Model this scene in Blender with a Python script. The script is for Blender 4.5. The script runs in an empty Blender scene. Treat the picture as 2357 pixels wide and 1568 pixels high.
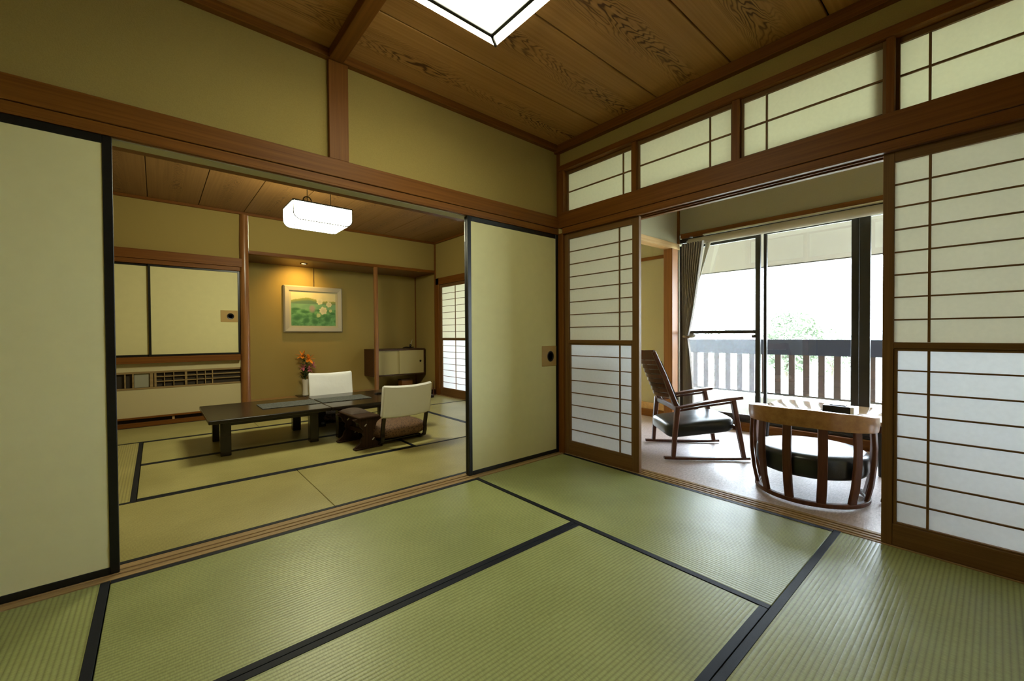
import bpy, bmesh, math, random
from mathutils import Vector, Matrix, noise
R = math.radians
rnd = random.Random(7)
scene = bpy.context.scene
COL = scene.collection

# ------------------------------------------------------------------ camera
cam = bpy.data.cameras.new('camera'); cam.sensor_width = 36; cam.lens = 955.818 * 36 / 2357
cam.clip_start = 0.02; cam.clip_end = 500
co = bpy.data.objects.new('camera', cam); COL.objects.link(co)
yaw, pit, rol = 0.708584237, -0.0139541636, -0.0059537
fw = Vector((math.sin(yaw) * math.cos(pit), math.cos(yaw) * math.cos(pit), math.sin(pit)))
rt = Vector((math.cos(yaw), -math.sin(yaw), 0)); up = rt.cross(fw)
r2 = math.cos(rol) * rt + math.sin(rol) * up; u2 = -math.sin(rol) * rt + math.cos(rol) * up
mw = Matrix((r2, u2, -fw)).transposed().to_4x4(); mw.translation = Vector((0, 0, 1.0))
co.matrix_world = mw
scene.camera = co

# ------------------------------------------------------------------ world, light, exposure
def lin(*c):
    return tuple((x / 255 / 12.92 if x / 255 <= .04045 else ((x / 255 + .055) / 1.055) ** 2.4) for x in c)
w = bpy.data.worlds.new('sky'); scene.world = w; w.use_nodes = True
bg = w.node_tree.nodes['Background']
bg.inputs[0].default_value = (0.76, 0.89, 1.0, 1)
bg.inputs[1].default_value = 39.0
scene.view_settings.view_transform = 'Standard'
scene.view_settings.look = 'None'
scene.view_settings.exposure = 0.0
scene.view_settings.gamma = 1.0
scene.view_settings.use_curve_mapping = False
scene.cycles.max_bounces = 10
scene.cycles.diffuse_bounces = 6
scene.cycles.transparent_max_bounces = 12
scene.cycles.sample_clamp_indirect = 6.0
scene.cycles.use_denoising = True
LAMP_TINT = (0.97, 0.95, 0.66)
LAMP_MAIN = 18.0
LAMP_FAR = 54.0
SPOT_WATT = 30.0

# ------------------------------------------------------------------ materials
def nodes(name):
    m = bpy.data.materials.new(name); m.use_nodes = True
    nt = m.node_tree; return m, nt, nt.nodes, nt.links, nt.nodes['Principled BSDF']
def plain(name, col, rough=.6, spec=.4, metal=0, bump=0, bscale=200, var=.0):
    m, nt, N, L, b = nodes(name)
    b.inputs['Base Color'].default_value = (*col, 1); b.inputs['Roughness'].default_value = rough
    b.inputs['Specular IOR Level'].default_value = spec; b.inputs['Metallic'].default_value = metal
    if bump or var:
        tc = N.new('ShaderNodeTexCoord'); nz = N.new('ShaderNodeTexNoise'); nz.inputs['Scale'].default_value = bscale
        nz.inputs['Detail'].default_value = 4; L.new(tc.outputs['Object'], nz.inputs['Vector'])
        if bump:
            bp = N.new('ShaderNodeBump'); bp.inputs['Strength'].default_value = bump; bp.inputs['Distance'].default_value = .004
            L.new(nz.outputs['Fac'], bp.inputs['Height']); L.new(bp.outputs[0], b.inputs['Normal'])
        if var:
            r = N.new('ShaderNodeValToRGB')
            r.color_ramp.elements[0].position = .3; r.color_ramp.elements[1].position = .7
            r.color_ramp.elements[0].color = (*[c * (1 - var) for c in col], 1); r.color_ramp.elements[1].color = (*[min(1, c * (1 + var)) for c in col], 1)
            L.new(nz.outputs['Fac'], r.inputs[0]); L.new(r.outputs[0], b.inputs['Base Color'])
    return m
def wood(name, dark, light, axis='x', fine=70, rough=.5, spec=.18, coat=0):
    m, nt, N, L, b = nodes(name)
    tc = N.new('ShaderNodeTexCoord'); mp = N.new('ShaderNodeMapping')
    s = {'x': (1.2, fine, fine), 'y': (fine, 1.2, fine), 'z': (fine, fine, 1.2)}[axis]
    mp.inputs['Scale'].default_value = s
    L.new(tc.outputs['Object'], mp.inputs['Vector'])
    n1 = N.new('ShaderNodeTexNoise'); n1.inputs['Scale'].default_value = 1; n1.inputs['Detail'].default_value = 5; n1.inputs['Roughness'].default_value = .65
    L.new(mp.outputs[0], n1.inputs['Vector'])
    r = N.new('ShaderNodeValToRGB'); r.color_ramp.elements[0].position = .33; r.color_ramp.elements[1].position = .68
    r.color_ramp.elements[0].color = (*dark, 1); r.color_ramp.elements[1].color = (*light, 1)
    L.new(n1.outputs['Fac'], r.inputs[0]); L.new(r.outputs[0], b.inputs['Base Color'])
    b.inputs['Roughness'].default_value = rough; b.inputs['Specular IOR Level'].default_value = spec
    b.inputs['Coat Weight'].default_value = coat; b.inputs['Coat Roughness'].default_value = .2
    return m
def tatami(name, axis, c1, c2):
    # ridges run along `axis`; period about 15 mm, fine rush grain across them
    m, nt, N, L, b = nodes(name)
    tc = N.new('ShaderNodeTexCoord'); sp = N.new('ShaderNodeSeparateXYZ'); L.new(tc.outputs['Object'], sp.inputs[0])
    mu = N.new('ShaderNodeMath'); mu.operation = 'MULTIPLY'; mu.inputs[1].default_value = 2 * math.pi / .0155
    L.new(sp.outputs['Y' if axis == 'x' else 'X'], mu.inputs[0])
    sn = N.new('ShaderNodeMath'); sn.operation = 'SINE'; L.new(mu.outputs[0], sn.inputs[0])
    mr = N.new('ShaderNodeMapRange'); mr.inputs[1].default_value = -1; mr.inputs[2].default_value = 1
    L.new(sn.outputs[0], mr.inputs[0])
    pw = N.new('ShaderNodeMath'); pw.operation = 'POWER'; pw.inputs[1].default_value = .45; L.new(mr.outputs[0], pw.inputs[0])
    mp = N.new('ShaderNodeMapping'); mp.inputs['Scale'].default_value = (90, 260, 1) if axis == 'y' else (260, 90, 1)
    if axis == 'x': mp.inputs['Scale'].default_value = (260, 45, 1)
    else: mp.inputs['Scale'].default_value = (45, 260, 1)
    L.new(tc.outputs['Object'], mp.inputs[0])
    nz = N.new('ShaderNodeTexNoise'); nz.inputs['Scale'].default_value = 1; nz.inputs['Detail'].default_value = 2; L.new(mp.outputs[0], nz.inputs['Vector'])
    big = N.new('ShaderNodeTexNoise'); big.inputs['Scale'].default_value = 2.2; big.inputs['Detail'].default_value = 3; L.new(tc.outputs['Object'], big.inputs['Vector'])
    ad = N.new('ShaderNodeMath'); ad.operation = 'ADD'; L.new(nz.outputs['Fac'], ad.inputs[0]); L.new(big.outputs['Fac'], ad.inputs[1])
    r = N.new('ShaderNodeValToRGB'); r.color_ramp.elements[0].position = .62; r.color_ramp.elements[1].position = 1.0
    hf = N.new('ShaderNodeMath'); hf.operation = 'MULTIPLY'; hf.inputs[1].default_value = .8; L.new(ad.outputs[0], hf.inputs[0])
    r.color_ramp.elements[0].color = (*c1, 1); r.color_ramp.elements[1].color = (*c2, 1); L.new(hf.outputs[0], r.inputs[0])
    mx = N.new('ShaderNodeMix'); mx.data_type = 'RGBA'; mx.blend_type = 'MULTIPLY'; mx.inputs[0].default_value = 1
    gr = N.new('ShaderNodeMapRange'); gr.inputs[3].default_value = .62; gr.inputs[4].default_value = 1.0; L.new(pw.outputs[0], gr.inputs[0])
    L.new(r.outputs[0], mx.inputs[6]); L.new(gr.outputs[0], mx.inputs[7])
    L.new(mx.outputs[2], b.inputs['Base Color'])
    hs = N.new('ShaderNodeMath'); hs.operation = 'MULTIPLY_ADD'; hs.inputs[1].default_value = .25; L.new(nz.outputs['Fac'], hs.inputs[0]); L.new(pw.outputs[0], hs.inputs[2])
    bp = N.new('ShaderNodeBump'); bp.inputs['Strength'].default_value = .35; bp.inputs['Distance'].default_value = .0012
    L.new(hs.outputs[0], bp.inputs['Height']); L.new(bp.outputs[0], b.inputs['Normal'])
    b.inputs['Roughness'].default_value = .38; b.inputs['Specular IOR Level'].default_value = .36
    return m
def ceilwood(name, axis, k=1.0, con=1.0):
    # cedar board with cathedral figure in the middle of each board (object coordinates, random phase per board)
    m, nt, N, L, b = nodes(name)
    tc = N.new('ShaderNodeTexCoord'); oi = N.new('ShaderNodeObjectInfo')
    sp = N.new('ShaderNodeSeparateXYZ'); L.new(tc.outputs['Object'], sp.inputs[0])
    lng, crs = ('X', 'Y') if axis == 'x' else ('Y', 'X')
    def M(op, a, bb=None, c=None):
        n = N.new('ShaderNodeMath'); n.operation = op
        for i, v in enumerate((a, bb, c)):
            if v is None: continue
            if isinstance(v, (int, float)): n.inputs[i].default_value = v
            else: L.new(v, n.inputs[i])
        return n.outputs[0]
    off = M('MULTIPLY', oi.outputs['Random'], 37.0)
    x = M('ADD', sp.outputs[lng], off); y = sp.outputs[crs]
    cb = N.new('ShaderNodeCombineXYZ'); L.new(M('MULTIPLY', x, 1.5), cb.inputs[0]); L.new(M('MULTIPLY', y, 8.0), cb.inputs[1])
    n1 = N.new('ShaderNodeTexNoise'); n1.inputs['Scale'].default_value = 1; n1.inputs['Detail'].default_value = 3; n1.inputs['Roughness'].default_value = .55
    L.new(cb.outputs[0], n1.inputs['Vector'])
    cb2 = N.new('ShaderNodeCombineXYZ'); L.new(M('MULTIPLY', x, .55), cb2.inputs[0])
    n2 = N.new('ShaderNodeTexNoise'); n2.inputs['Scale'].default_value = 1; n2.inputs['Detail'].default_value = 1; L.new(cb2.outputs[0], n2.inputs['Vector'])
    yc = M('ADD', y, M('MULTIPLY', M('SUBTRACT', n2.outputs['Fac'], .5), .22))
    h = M('ADD', M('ADD', M('MULTIPLY', x, .95), M('MULTIPLY', M('MULTIPLY', yc, yc), -42.0)), M('MULTIPLY', n1.outputs['Fac'], 1.0))
    sn = M('SINE', M('MULTIPLY', h, 88.0))
    ln = M('POWER', M('MULTIPLY_ADD', sn, .5, .5), 3.2)
    mask = M('MAXIMUM', M('SUBTRACT', 1.0, M('MULTIPLY', M('ABSOLUTE', yc), 7.5)), 0.06)
    cb3 = N.new('ShaderNodeCombineXYZ'); L.new(M('MULTIPLY', x, 1.0), cb3.inputs[0]); L.new(M('MULTIPLY', y, 5.0), cb3.inputs[1])
    n4 = N.new('ShaderNodeTexNoise'); n4.inputs['Scale'].default_value = 1.6; n4.inputs['Detail'].default_value = 2; L.new(cb3.outputs[0], n4.inputs['Vector'])
    pat = M('MINIMUM', M('MULTIPLY', M('MULTIPLY', ln, mask), M('MULTIPLY_ADD', n4.outputs['Fac'], 3.4, -.75)), 1.0)
    pat = M('MULTIPLY', M('MAXIMUM', pat, 0.0), con)
    cb4 = N.new('ShaderNodeCombineXYZ'); L.new(M('MULTIPLY', x, 1.0), cb4.inputs[0]); L.new(M('MULTIPLY', y, 60.0), cb4.inputs[1])
    n3 = N.new('ShaderNodeTexNoise'); n3.inputs['Scale'].default_value = 1; n3.inputs['Detail'].default_value = 4; L.new(cb4.outputs[0], n3.inputs['Vector'])
    r = N.new('ShaderNodeValToRGB'); r.color_ramp.elements[0].position = .3; r.color_ramp.elements[1].position = .7
    r.color_ramp.elements[0].color = (.36 * k, .175 * k, .050 * k, 1); r.color_ramp.elements[1].color = (.47 * k, .245 * k, .078 * k, 1)
    L.new(n3.outputs['Fac'], r.inputs[0])
    mx = N.new('ShaderNodeMix'); mx.data_type = 'RGBA'; L.new(pat, mx.inputs[0]); L.new(r.outputs[0], mx.inputs[6]); mx.inputs[7].default_value = (.085 * k, .03 * k, .008 * k, 1)
    L.new(mx.outputs[2], b.inputs['Base Color']); b.inputs['Roughness'].default_value = .55; b.inputs['Specular IOR Level'].default_value = .3
    return m
def paper(name, col, trans=.55):
    m, nt, N, L, b = nodes(name)
    out = N['Material Output']
    tr = N.new('ShaderNodeBsdfTranslucent'); df = N.new('ShaderNodeBsdfDiffuse'); mx = N.new('ShaderNodeMixShader'); mx.inputs[0].default_value = trans
    tc = N.new('ShaderNodeTexCoord'); nz = N.new('ShaderNodeTexNoise'); nz.inputs['Scale'].default_value = 60; nz.inputs['Detail'].default_value = 6
    L.new(tc.outputs['Object'], nz.inputs['Vector'])
    r = N.new('ShaderNodeValToRGB'); r.color_ramp.elements[0].position = .3; r.color_ramp.elements[1].position = .7
    r.color_ramp.elements[0].color = (*[c * .96 for c in col], 1); r.color_ramp.elements[1].color = (*col, 1); L.new(nz.outputs['Fac'], r.inputs[0])
    for n in (tr, df): L.new(r.outputs[0], n.inputs['Color'])
    L.new(df.outputs[0], mx.inputs[1]); L.new(tr.outputs[0], mx.inputs[2]); L.new(mx.outputs[0], out.inputs['Surface'])
    return m
def glass(name, tint=(1, 1, 1), refl=.07, milk=0.0):
    m, nt, N, L, b = nodes(name); out = N['Material Output']
    t = N.new('ShaderNodeBsdfTransparent'); t.inputs[0].default_value = (*tint, 1)
    g = N.new('ShaderNodeBsdfGlossy'); g.inputs['Roughness'].default_value = .02
    mx = N.new('ShaderNodeMixShader'); mx.inputs[0].default_value = refl
    L.new(t.outputs[0], mx.inputs[1]); L.new(g.outputs[0], mx.inputs[2]); last = mx
    if milk:
        tl = N.new('ShaderNodeBsdfTranslucent'); tl.inputs[0].default_value = (.9, .95, 1, 1)
        m2 = N.new('ShaderNodeMixShader'); m2.inputs[0].default_value = milk
        L.new(mx.outputs[0], m2.inputs[1]); L.new(tl.outputs[0], m2.inputs[2]); last = m2
    L.new(last.outputs[0], out.inputs['Surface']); return m
def lamp_mat(name, strength, tint=LAMP_TINT):
    m, nt, N, L, b = nodes(name)
    b.inputs['Base Color'].default_value = (.9, .9, .88, 1); b.inputs['Emission Color'].default_value = (*tint, 1)
    b.inputs['Emission Strength'].default_value = strength; return m
def brocade(name, c1, c2, scale=55):
    m, nt, N, L, b = nodes(name)
    tc = N.new('ShaderNodeTexCoord'); v = N.new('ShaderNodeTexVoronoi'); v.inputs['Scale'].default_value = scale
    L.new(tc.outputs['Object'], v.inputs['Vector'])
    r = N.new('ShaderNodeValToRGB'); r.color_ramp.elements[0].position = .25; r.color_ramp.elements[1].position = .55
    r.color_ramp.elements[0].color = (*c1, 1); r.color_ramp.elements[1].color = (*c2, 1)
    L.new(v.outputs['Distance'], r.inputs[0]); L.new(r.outputs[0], b.inputs['Base Color'])
    b.inputs['Roughness'].default_value = .75; return m
def carpet_mat():
    m, nt, N, L, b = nodes('carpet')
    tc = N.new('ShaderNodeTexCoord'); mp = N.new('ShaderNodeMapping'); mp.inputs['Scale'].default_value = (30, 90, 30); L.new(tc.outputs['Object'], mp.inputs[0])
    n = N.new('ShaderNodeTexNoise'); n.inputs['Scale'].default_value = 1.2; n.inputs['Detail'].default_value = 6; n.inputs['Distortion'].default_value = .6; L.new(mp.outputs[0], n.inputs['Vector'])
    r = N.new('ShaderNodeValToRGB'); r.color_ramp.elements[0].position = .3; r.color_ramp.elements[1].position = .7
    r.color_ramp.elements[0].color = (.36, .27, .25, 1); r.color_ramp.elements[1].color = (.56, .45, .43, 1)
    L.new(n.outputs['Fac'], r.inputs[0]); L.new(r.outputs[0], b.inputs['Base Color']); b.inputs['Roughness'].default_value = .42; b.inputs['Specular IOR Level'].default_value = 1.0
    bp = N.new('ShaderNodeBump'); bp.inputs['Strength'].default_value = .4; bp.inputs['Distance'].default_value = .004; L.new(n.outputs['Fac'], bp.inputs['Height']); L.new(bp.outputs[0], b.inputs['Normal'])
    return m

D, Lt = (.125, .041, .0055), (.20, .074, .011)
WX = wood('cedar_along_x', D, Lt, 'x'); WY = wood('cedar_along_y', D, Lt, 'y'); WZ = wood('cedar_upright', D, Lt, 'z')
SILL = wood('sill_wood_x', (.25, .158, .066), (.38, .25, .115), 'x'); SILLY = wood('sill_wood_y', (.25, .158, .066), (.38, .25, .115), 'y')
HIN = wood('pale_cypress', (.42, .25, .10), (.56, .36, .17), 'z'); HINX = wood('pale_cypress_x', (.42, .25, .10), (.56, .36, .17), 'x')
SHOJI_Y = wood('shoji_wood_y', (.125, .062, .02), (.19, .097, .033), 'y'); SHOJI_Z = wood('shoji_wood_z', (.125, .062, .02), (.19, .097, .033), 'z')
LOG = wood('polished_log', (.16, .062, .016), (.30, .13, .04), 'z', fine=25, rough=.28, spec=.5)
TEAK = wood('red_brown_teak', (.060, .018, .008), (.105, .034, .014), 'z', fine=45, rough=.45, spec=.3)
TEAKR = wood('tub_chair_rail_wood', (.24, .115, .035), (.36, .18, .06), 'x', fine=30, rough=.3, coat=.3)
DARKW = wood('black_brown_lacquer', (.010, .0065, .005), (.022, .013, .009), 'x', fine=40, rough=.22, spec=.5)
PLAS = plain('ochre_sand_plaster', (.325, .240, .076), .9, .15, bump=.25, bscale=220, var=.05)
PLAS2 = plain('cream_plaster', (.52, .45, .26), .9, .15, bump=.2, bscale=220, var=.04)
PLASW = plain('veranda_plaster', (.385, .345, .23), .9, .15, bump=.25, bscale=200, var=.04)
FUS = plain('cream_door_paper', (.66, .61, .32), .75, .2, var=.02, bscale=14)
LACQ = plain('black_lacquer', (.006, .0055, .005), .35, .4)
HERI = plain('black_navy_border_cloth', (.0055, .0072, .013), .55, .16, bump=.15, bscale=900)
TX = tatami('rush_mat_along_x', 'x', (.262, .286, .102), (.365, .395, .158)); TY = tatami('rush_mat_along_y', 'y', (.262, .286, .102), (.365, .395, .158))
TX2 = tatami('aged_mat_along_x', 'x', (.33, .29, .10), (.45, .40, .155)); TY2 = tatami('aged_mat_along_y', 'y', (.33, .29, .10), (.45, .40, .155))
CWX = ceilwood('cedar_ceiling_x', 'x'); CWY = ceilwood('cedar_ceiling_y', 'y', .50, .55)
WASHI = paper('white_shoji_paper', (.80, .77, .66), .60); WASHI_LIT = paper('veranda_lit_shoji_paper', (.93, .94, .95), .78); WASHI2 = paper('cream_transom_paper', (.90, .87, .71), .72)  # lower sheets paler and bluer: veranda light behind them put into the colour
BRASS = plain('tan_pull_plate', (.40, .25, .07), .45, .4); IRON = plain('dark_iron', (.012, .010, .009), .4, .5, .3)
ALU = plain('bronze_aluminium', (.030, .027, .022), .4, .45, .4)
STEEL = plain('grey_steel', (.35, .35, .36), .35, .5, .8)
WHITE = plain('white_cloth', (.80, .80, .82), .85, .2, bump=.5, bscale=18)
CARP = carpet_mat()
LEATH = plain('black_leather', (.008, .010, .010), .30, .55, bump=.12, bscale=120)
GLASS = glass('clear_glass'); FROST = glass('hazy_glass', refl=.05, milk=.028)

# ------------------------------------------------------------------ mesh helpers
class B:
    def __init__(s): s.bm = bmesh.new()
    def _add(s, t, M=None):
        if M is not None: bmesh.ops.transform(t, matrix=M, verts=t.verts)
        me = bpy.data.meshes.new('t'); t.to_mesh(me); t.free(); s.bm.from_mesh(me); bpy.data.meshes.remove(me); return s
    def box(s, x0, x1, y0, y1, z0, z1, bev=.0, M=None, seg=1):
        t = bmesh.new(); bmesh.ops.create_cube(t, size=1)
        for v in t.verts: v.co = Vector((x0 + (v.co.x + .5) * (x1 - x0), y0 + (v.co.y + .5) * (y1 - y0), z0 + (v.co.z + .5) * (z1 - z0)))
        if bev: bmesh.ops.bevel(t, geom=t.edges[:] , offset=bev, segments=seg, affect='EDGES', profile=.5)
        return s._add(t, M)
    def sweep(s, pts, prof, closed=False, scale=None, upv=Vector((0, 0, 1)), cap=True):
        # prof: list of (a,b) in side/up frame
        t = bmesh.new(); pts = [Vector(p) for p in pts]; n = len(pts); rings = []
        for i, p in enumerate(pts):
            if closed: d = pts[(i + 1) % n] - pts[i - 1]
            else: d = pts[min(i + 1, n - 1)] - pts[max(i - 1, 0)]
            d.normalize(); sd = d.cross(upv)
            if sd.length < 1e-4: sd = d.cross(Vector((0, 1, 0)))
            sd.normalize(); u = sd.cross(d); k = scale[i] if scale else 1
            rings.append([t.verts.new(p + sd * a * k + u * b * k) for a, b in prof])
        m = len(prof)
        for i in range(n if closed else n - 1):
            a, b = rings[i], rings[(i + 1) % n]
            for j in range(m): t.faces.new((a[j], a[(j + 1) % m], b[(j + 1) % m], b[j]))
        if cap and not closed: t.faces.new(rings[0][::-1]); t.faces.new(rings[-1])
        bmesh.ops.recalc_face_normals(t, faces=t.faces)
        return s._add(t)
    def tube(s, pts, r, seg=10, scale=None, closed=False, upv=Vector((0, 0, 1))):
        return s.sweep(pts, [(r * math.cos(a), r * math.sin(a)) for a in [2 * math.pi * i / seg for i in range(seg)]], closed, scale, upv)
    def bar(s, pts, w, h, closed=False, upv=Vector((0, 0, 1)), scale=None):
        c = min(w, h) * .18; a, b = w / 2, h / 2
        return s.sweep(pts, [(-a + c, -b), (a - c, -b), (a, -b + c), (a, b - c), (a - c, b), (-a + c, b), (-a, b - c), (-a, -b + c)], closed, scale, upv)
    def lathe(s, prof, cx=0, cy=0, seg=32):
        t = bmesh.new(); rings = []
        for r, z in prof:
            if r < 1e-5: rings.append([t.verts.new((cx, cy, z))])
            else: rings.append([t.verts.new((cx + r * math.cos(2 * math.pi * i / seg), cy + r * math.sin(2 * math.pi * i / seg), z)) for i in range(seg)])
        for a, b in zip(rings, rings[1:]):
            for i in range(seg):
                j = (i + 1) % seg
                if len(a) == 1 and len(b) == 1: continue
                if len(a) == 1: t.faces.new((a[0], b[j], b[i]))
                elif len(b) == 1: t.faces.new((a[i], a[j], b[0]))
                else: t.faces.new((a[i], a[j], b[j], b[i]))
        bmesh.ops.recalc_face_normals(t, faces=t.faces)
        return s._add(t)
    def grid(s, fn, nu, nv, thick=0, closed_u=False):
        t = bmesh.new()
        V = [[t.verts.new(fn(i / (nu if closed_u else nu - 1), j / (nv - 1))) for j in range(nv)] for i in range(nu)]
        for i in range(nu if closed_u else nu - 1):
            for j in range(nv - 1): t.faces.new((V[i][j], V[(i + 1) % nu][j], V[(i + 1) % nu][j + 1], V[i][j + 1]))
        if thick:
            bmesh.ops.recalc_face_normals(t, faces=t.faces)
            bmesh.ops.solidify(t, geom=t.faces[:], thickness=thick)
        bmesh.ops.recalc_face_normals(t, faces=t.faces)
        return s._add(t)
    def prism(s, poly, axis, a0, a1, bev=0):
        # poly in the two other axes, extruded along axis
        t = bmesh.new()
        def P(p, q): return {'x': (q, p[0], p[1]), 'y': (p[0], q, p[1]), 'z': (p[0], p[1], q)}[axis]
        A = [t.verts.new(P(p, a0)) for p in poly]; C = [t.verts.new(P(p, a1)) for p in poly]; n = len(poly)
        t.faces.new(A); t.faces.new(C[::-1])
        for i in range(n): t.faces.new((A[i], C[i], C[(i + 1) % n], A[(i + 1) % n]))
        bmesh.ops.recalc_face_normals(t, faces=t.faces)
        if bev: bmesh.ops.bevel(t, geom=t.edges[:], offset=bev, segments=2, affect='EDGES', profile=.5)
        return s._add(t)
    def blob(s, c, r, sub=2):
        t = bmesh.new(); bmesh.ops.create_icosphere(t, subdivisions=sub, radius=1)
        for v in t.verts: v.co = Vector((c[0] + v.co.x * r[0], c[1] + v.co.y * r[1], c[2] + v.co.z * r[2]))
        return s._add(t)
    def obj(s, name, mat, parent=None, smooth=False, kind=None, label=None):
        me = bpy.data.meshes.new(name); s.bm.to_mesh(me); s.bm.free()
        if smooth:
            for p in me.polygons: p.use_smooth = True
            me.set_sharp_from_angle(angle=R(38))
        for m in (mat if isinstance(mat, (list, tuple)) else [mat]): me.materials.append(m)
        o = bpy.data.objects.new(name, me); COL.objects.link(o)
        if parent is not None: o.parent = parent
        if kind: o['kind'] = kind
        if label: o['label'] = label
        return o
def tag(o, label, cat, group=None, kind=None):
    o['label'] = label; o['category'] = cat
    if group: o['group'] = group
    if kind: o['kind'] = kind
    return o
def thing(name, label, cat, loc=(0, 0, 0), rz=0, group=None, kind=None):
    o = bpy.data.objects.new(name, None); COL.objects.link(o); o.empty_display_size = .1
    o.location = loc; o.rotation_euler = (0, 0, rz); return tag(o, label, cat, group, kind)
def bx(name, mat, parent, x0, x1, y0, y1, z0, z1, bev=.0015, label=None):
    return B().box(x0, x1, y0, y1, z0, z1, bev).obj(name, mat, parent, label=label)
def struct(name, mat, label, cat, *dims, bev=.002):
    o = B().box(*dims, bev).obj(name, mat); return tag(o, label, cat, kind='structure')
def dup(root, loc, rz, label, group=None):
    r = root.copy(); COL.objects.link(r); r.location = loc; r.rotation_euler = (0, 0, rz); r['label'] = label
    if group: r['group'] = group
    for ch in list(root.children):
        c = ch.copy(); COL.objects.link(c); c.parent = r
        for g in list(ch.children):
            d = g.copy(); COL.objects.link(d); d.parent = c
    return r

# ------------------------------------------------------------------ floors with mats
def floor_base(label, x0, x1, y0, y1, z0, z1, mat=None):
    return struct('floor', mat or SILL, label, 'floor', x0, x1, y0, y1, z0, z1, bev=0)
MAT_T = .03
def mat_piece(floor, x0, x1, y0, y1, axis):
    TX_, TY_ = (TX, TY) if y1 < 2.4 else (TX2, TY2)
    g = .0015; hw = .030
    m = B().box(x0 + g, x1 - g, y0 + g, y1 - g, -MAT_T, 0, .002).obj('tatami_mat', TX_ if axis == 'x' else TY_, floor)
    for sd in (0, 1):
        if axis == 'x':
            a, b = (y0 + g, y0 + hw) if sd == 0 else (y1 - hw, y1 - g)
            B().box(x0 + g, x1 - g, a, b, -.02, .0018, .0008).obj('border_cloth', HERI, m)
        else:
            a, b = (x0 + g, x0 + hw) if sd == 0 else (x1 - hw, x1 - g)
            B().box(a, b, y0 + g, y1 - g, -.02, .0018, .0008).obj('border_cloth', HERI, m)
f1 = floor_base('green rush mat floor of the near room with black cloth borders', -1.1, 2.60, -1.4, 2.36, -.09, -.032)
for q in ((1.67, 2.597, .53, 2.357, 'y'), (-.155, 1.67, 1.443, 2.357, 'x'), (-.155, 1.67, .53, 1.443, 'x'), (-1.08, -.155, .53, 2.357, 'y'),
          (.77, 2.597, -.385, .53, 'x'), (-1.08, .77, -.385, .53, 'x'), (.77, 2.597, -1.3, -.385, 'x'), (-1.08, .77, -1.3, -.385, 'x')):
    mat_piece(f1, *q)
f2 = floor_base('rush mat floor of the far room around the low tables', -1.1, 3.62, 2.49, 6.22, -.09, -.032)
for q in ((-1.05, .785, 2.492, 3.41, 'x'), (.785, 2.62, 2.492, 3.41, 'x'), (2.62, 3.57, 2.492, 3.41, 'x'),
          (-.105, 1.745, 3.41, 4.335, 'x'), (-.105, 1.745, 4.335, 5.26, 'x'), (-1.05, -.105, 3.41, 5.26, 'y'), (1.745, 2.68, 3.41, 5.26, 'y'), (2.68, 3.57, 3.41, 5.26, 'y'),
          (-1.05, .85, 5.26, 6.17, 'x'), (.85, 2.68, 5.26, 6.17, 'x'), (2.68, 3.57, 5.26, 6.17, 'x')):
    mat_piece(f2, *q)
f3 = floor_base('pinkish brown carpet floor of the veranda by the windows', 2.725, 4.56, -1.4, 6.3, -.06, -.004, CARP)

# sliding-door sills (grooved)
def sill_x(label, x0, x1, y0, y1):
    o = B().box(x0, x1, y0, y1, -.05, -.003, .001).obj('trim_1', SILL); tag(o, label, 'sill', kind='structure')
    n = 5; wv = (y1 - y0)
    for a, b in ((0, .22), (.36, .52), (.66, 1)):
        bx('sill_rib', SILL, o, x0, x1, y0 + a * wv + .001, y0 + b * wv - .001, -.003, .002, .0008)
    return o
sill_x('long pale wood sill with grooves between the near room and far room', -1.1, 2.59, 2.36, 2.49)
o = B().box(2.60, 2.725, -1.4, 2.36, -.05, -.003, .001).obj('trim_2', SILLY); tag(o, 'grooved wood sill between the near room mats and veranda carpet', 'sill', kind='structure')
for a, b in ((2.601, 2.612), (2.632, 2.648), (2.664, 2.680), (2.697, 2.724)): bx('sill_rib', SILLY, o, a, b, -1.4, 2.36, -.003, .002, .0008)

# ------------------------------------------------------------------ near room, left wall (y about 2.4)
struct('wall_left', PLAS, 'ochre plaster wall above the sliding cream doors', 'wall', -1.1, 2.59, 2.43, 2.50, 1.88, 2.60, bev=0)
struct('trim_3', WX, 'wide cedar beam running over the cream sliding doors', 'beam', -1.1, 2.59, 2.40, 2.575, 1.888, 1.985)
o = struct('trim_4', WX, 'thinner grooved door head under the wide cedar beam', 'beam', -1.1, 2.59, 2.407, 2.575, 1.848, 1.886)
for a, b, m in ((2.407, 2.412, WX), (2.420, 2.432, WX), (2.522, 2.575, WX)): bx('groove_rib', m, o, -1.1, 2.59, a, b, 1.838, 1.849, .0006)
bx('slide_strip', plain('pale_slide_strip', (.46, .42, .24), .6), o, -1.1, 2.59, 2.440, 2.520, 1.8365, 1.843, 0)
struct('trim_5', WZ, 'short upright cedar post on the plaster above the left doors', 'post', .742, .848, 2.405, 2.44, 1.986, 2.53)
struct('trim_6', WZ, 'cedar corner post between the cream door and left paper screen', 'post', 2.59, 2.69, 2.362, 2.49, -.02, 1.848)
struct('trim_7', WZ, 'slim upright corner strip above the beams in the near room', 'post', 2.595, 2.66, 2.40, 2.46, 1.99, 2.53)
struct('trim_8', WX, 'ceiling moulding along the left plaster wall', 'moulding', -1.1, 2.56, 2.392, 2.44, 2.53, 2.58)
struct('trim_9', WY, 'ceiling moulding above the right paper transoms', 'moulding', 2.56, 2.61, -1.4, 2.44, 2.515, 2.58)

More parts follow.
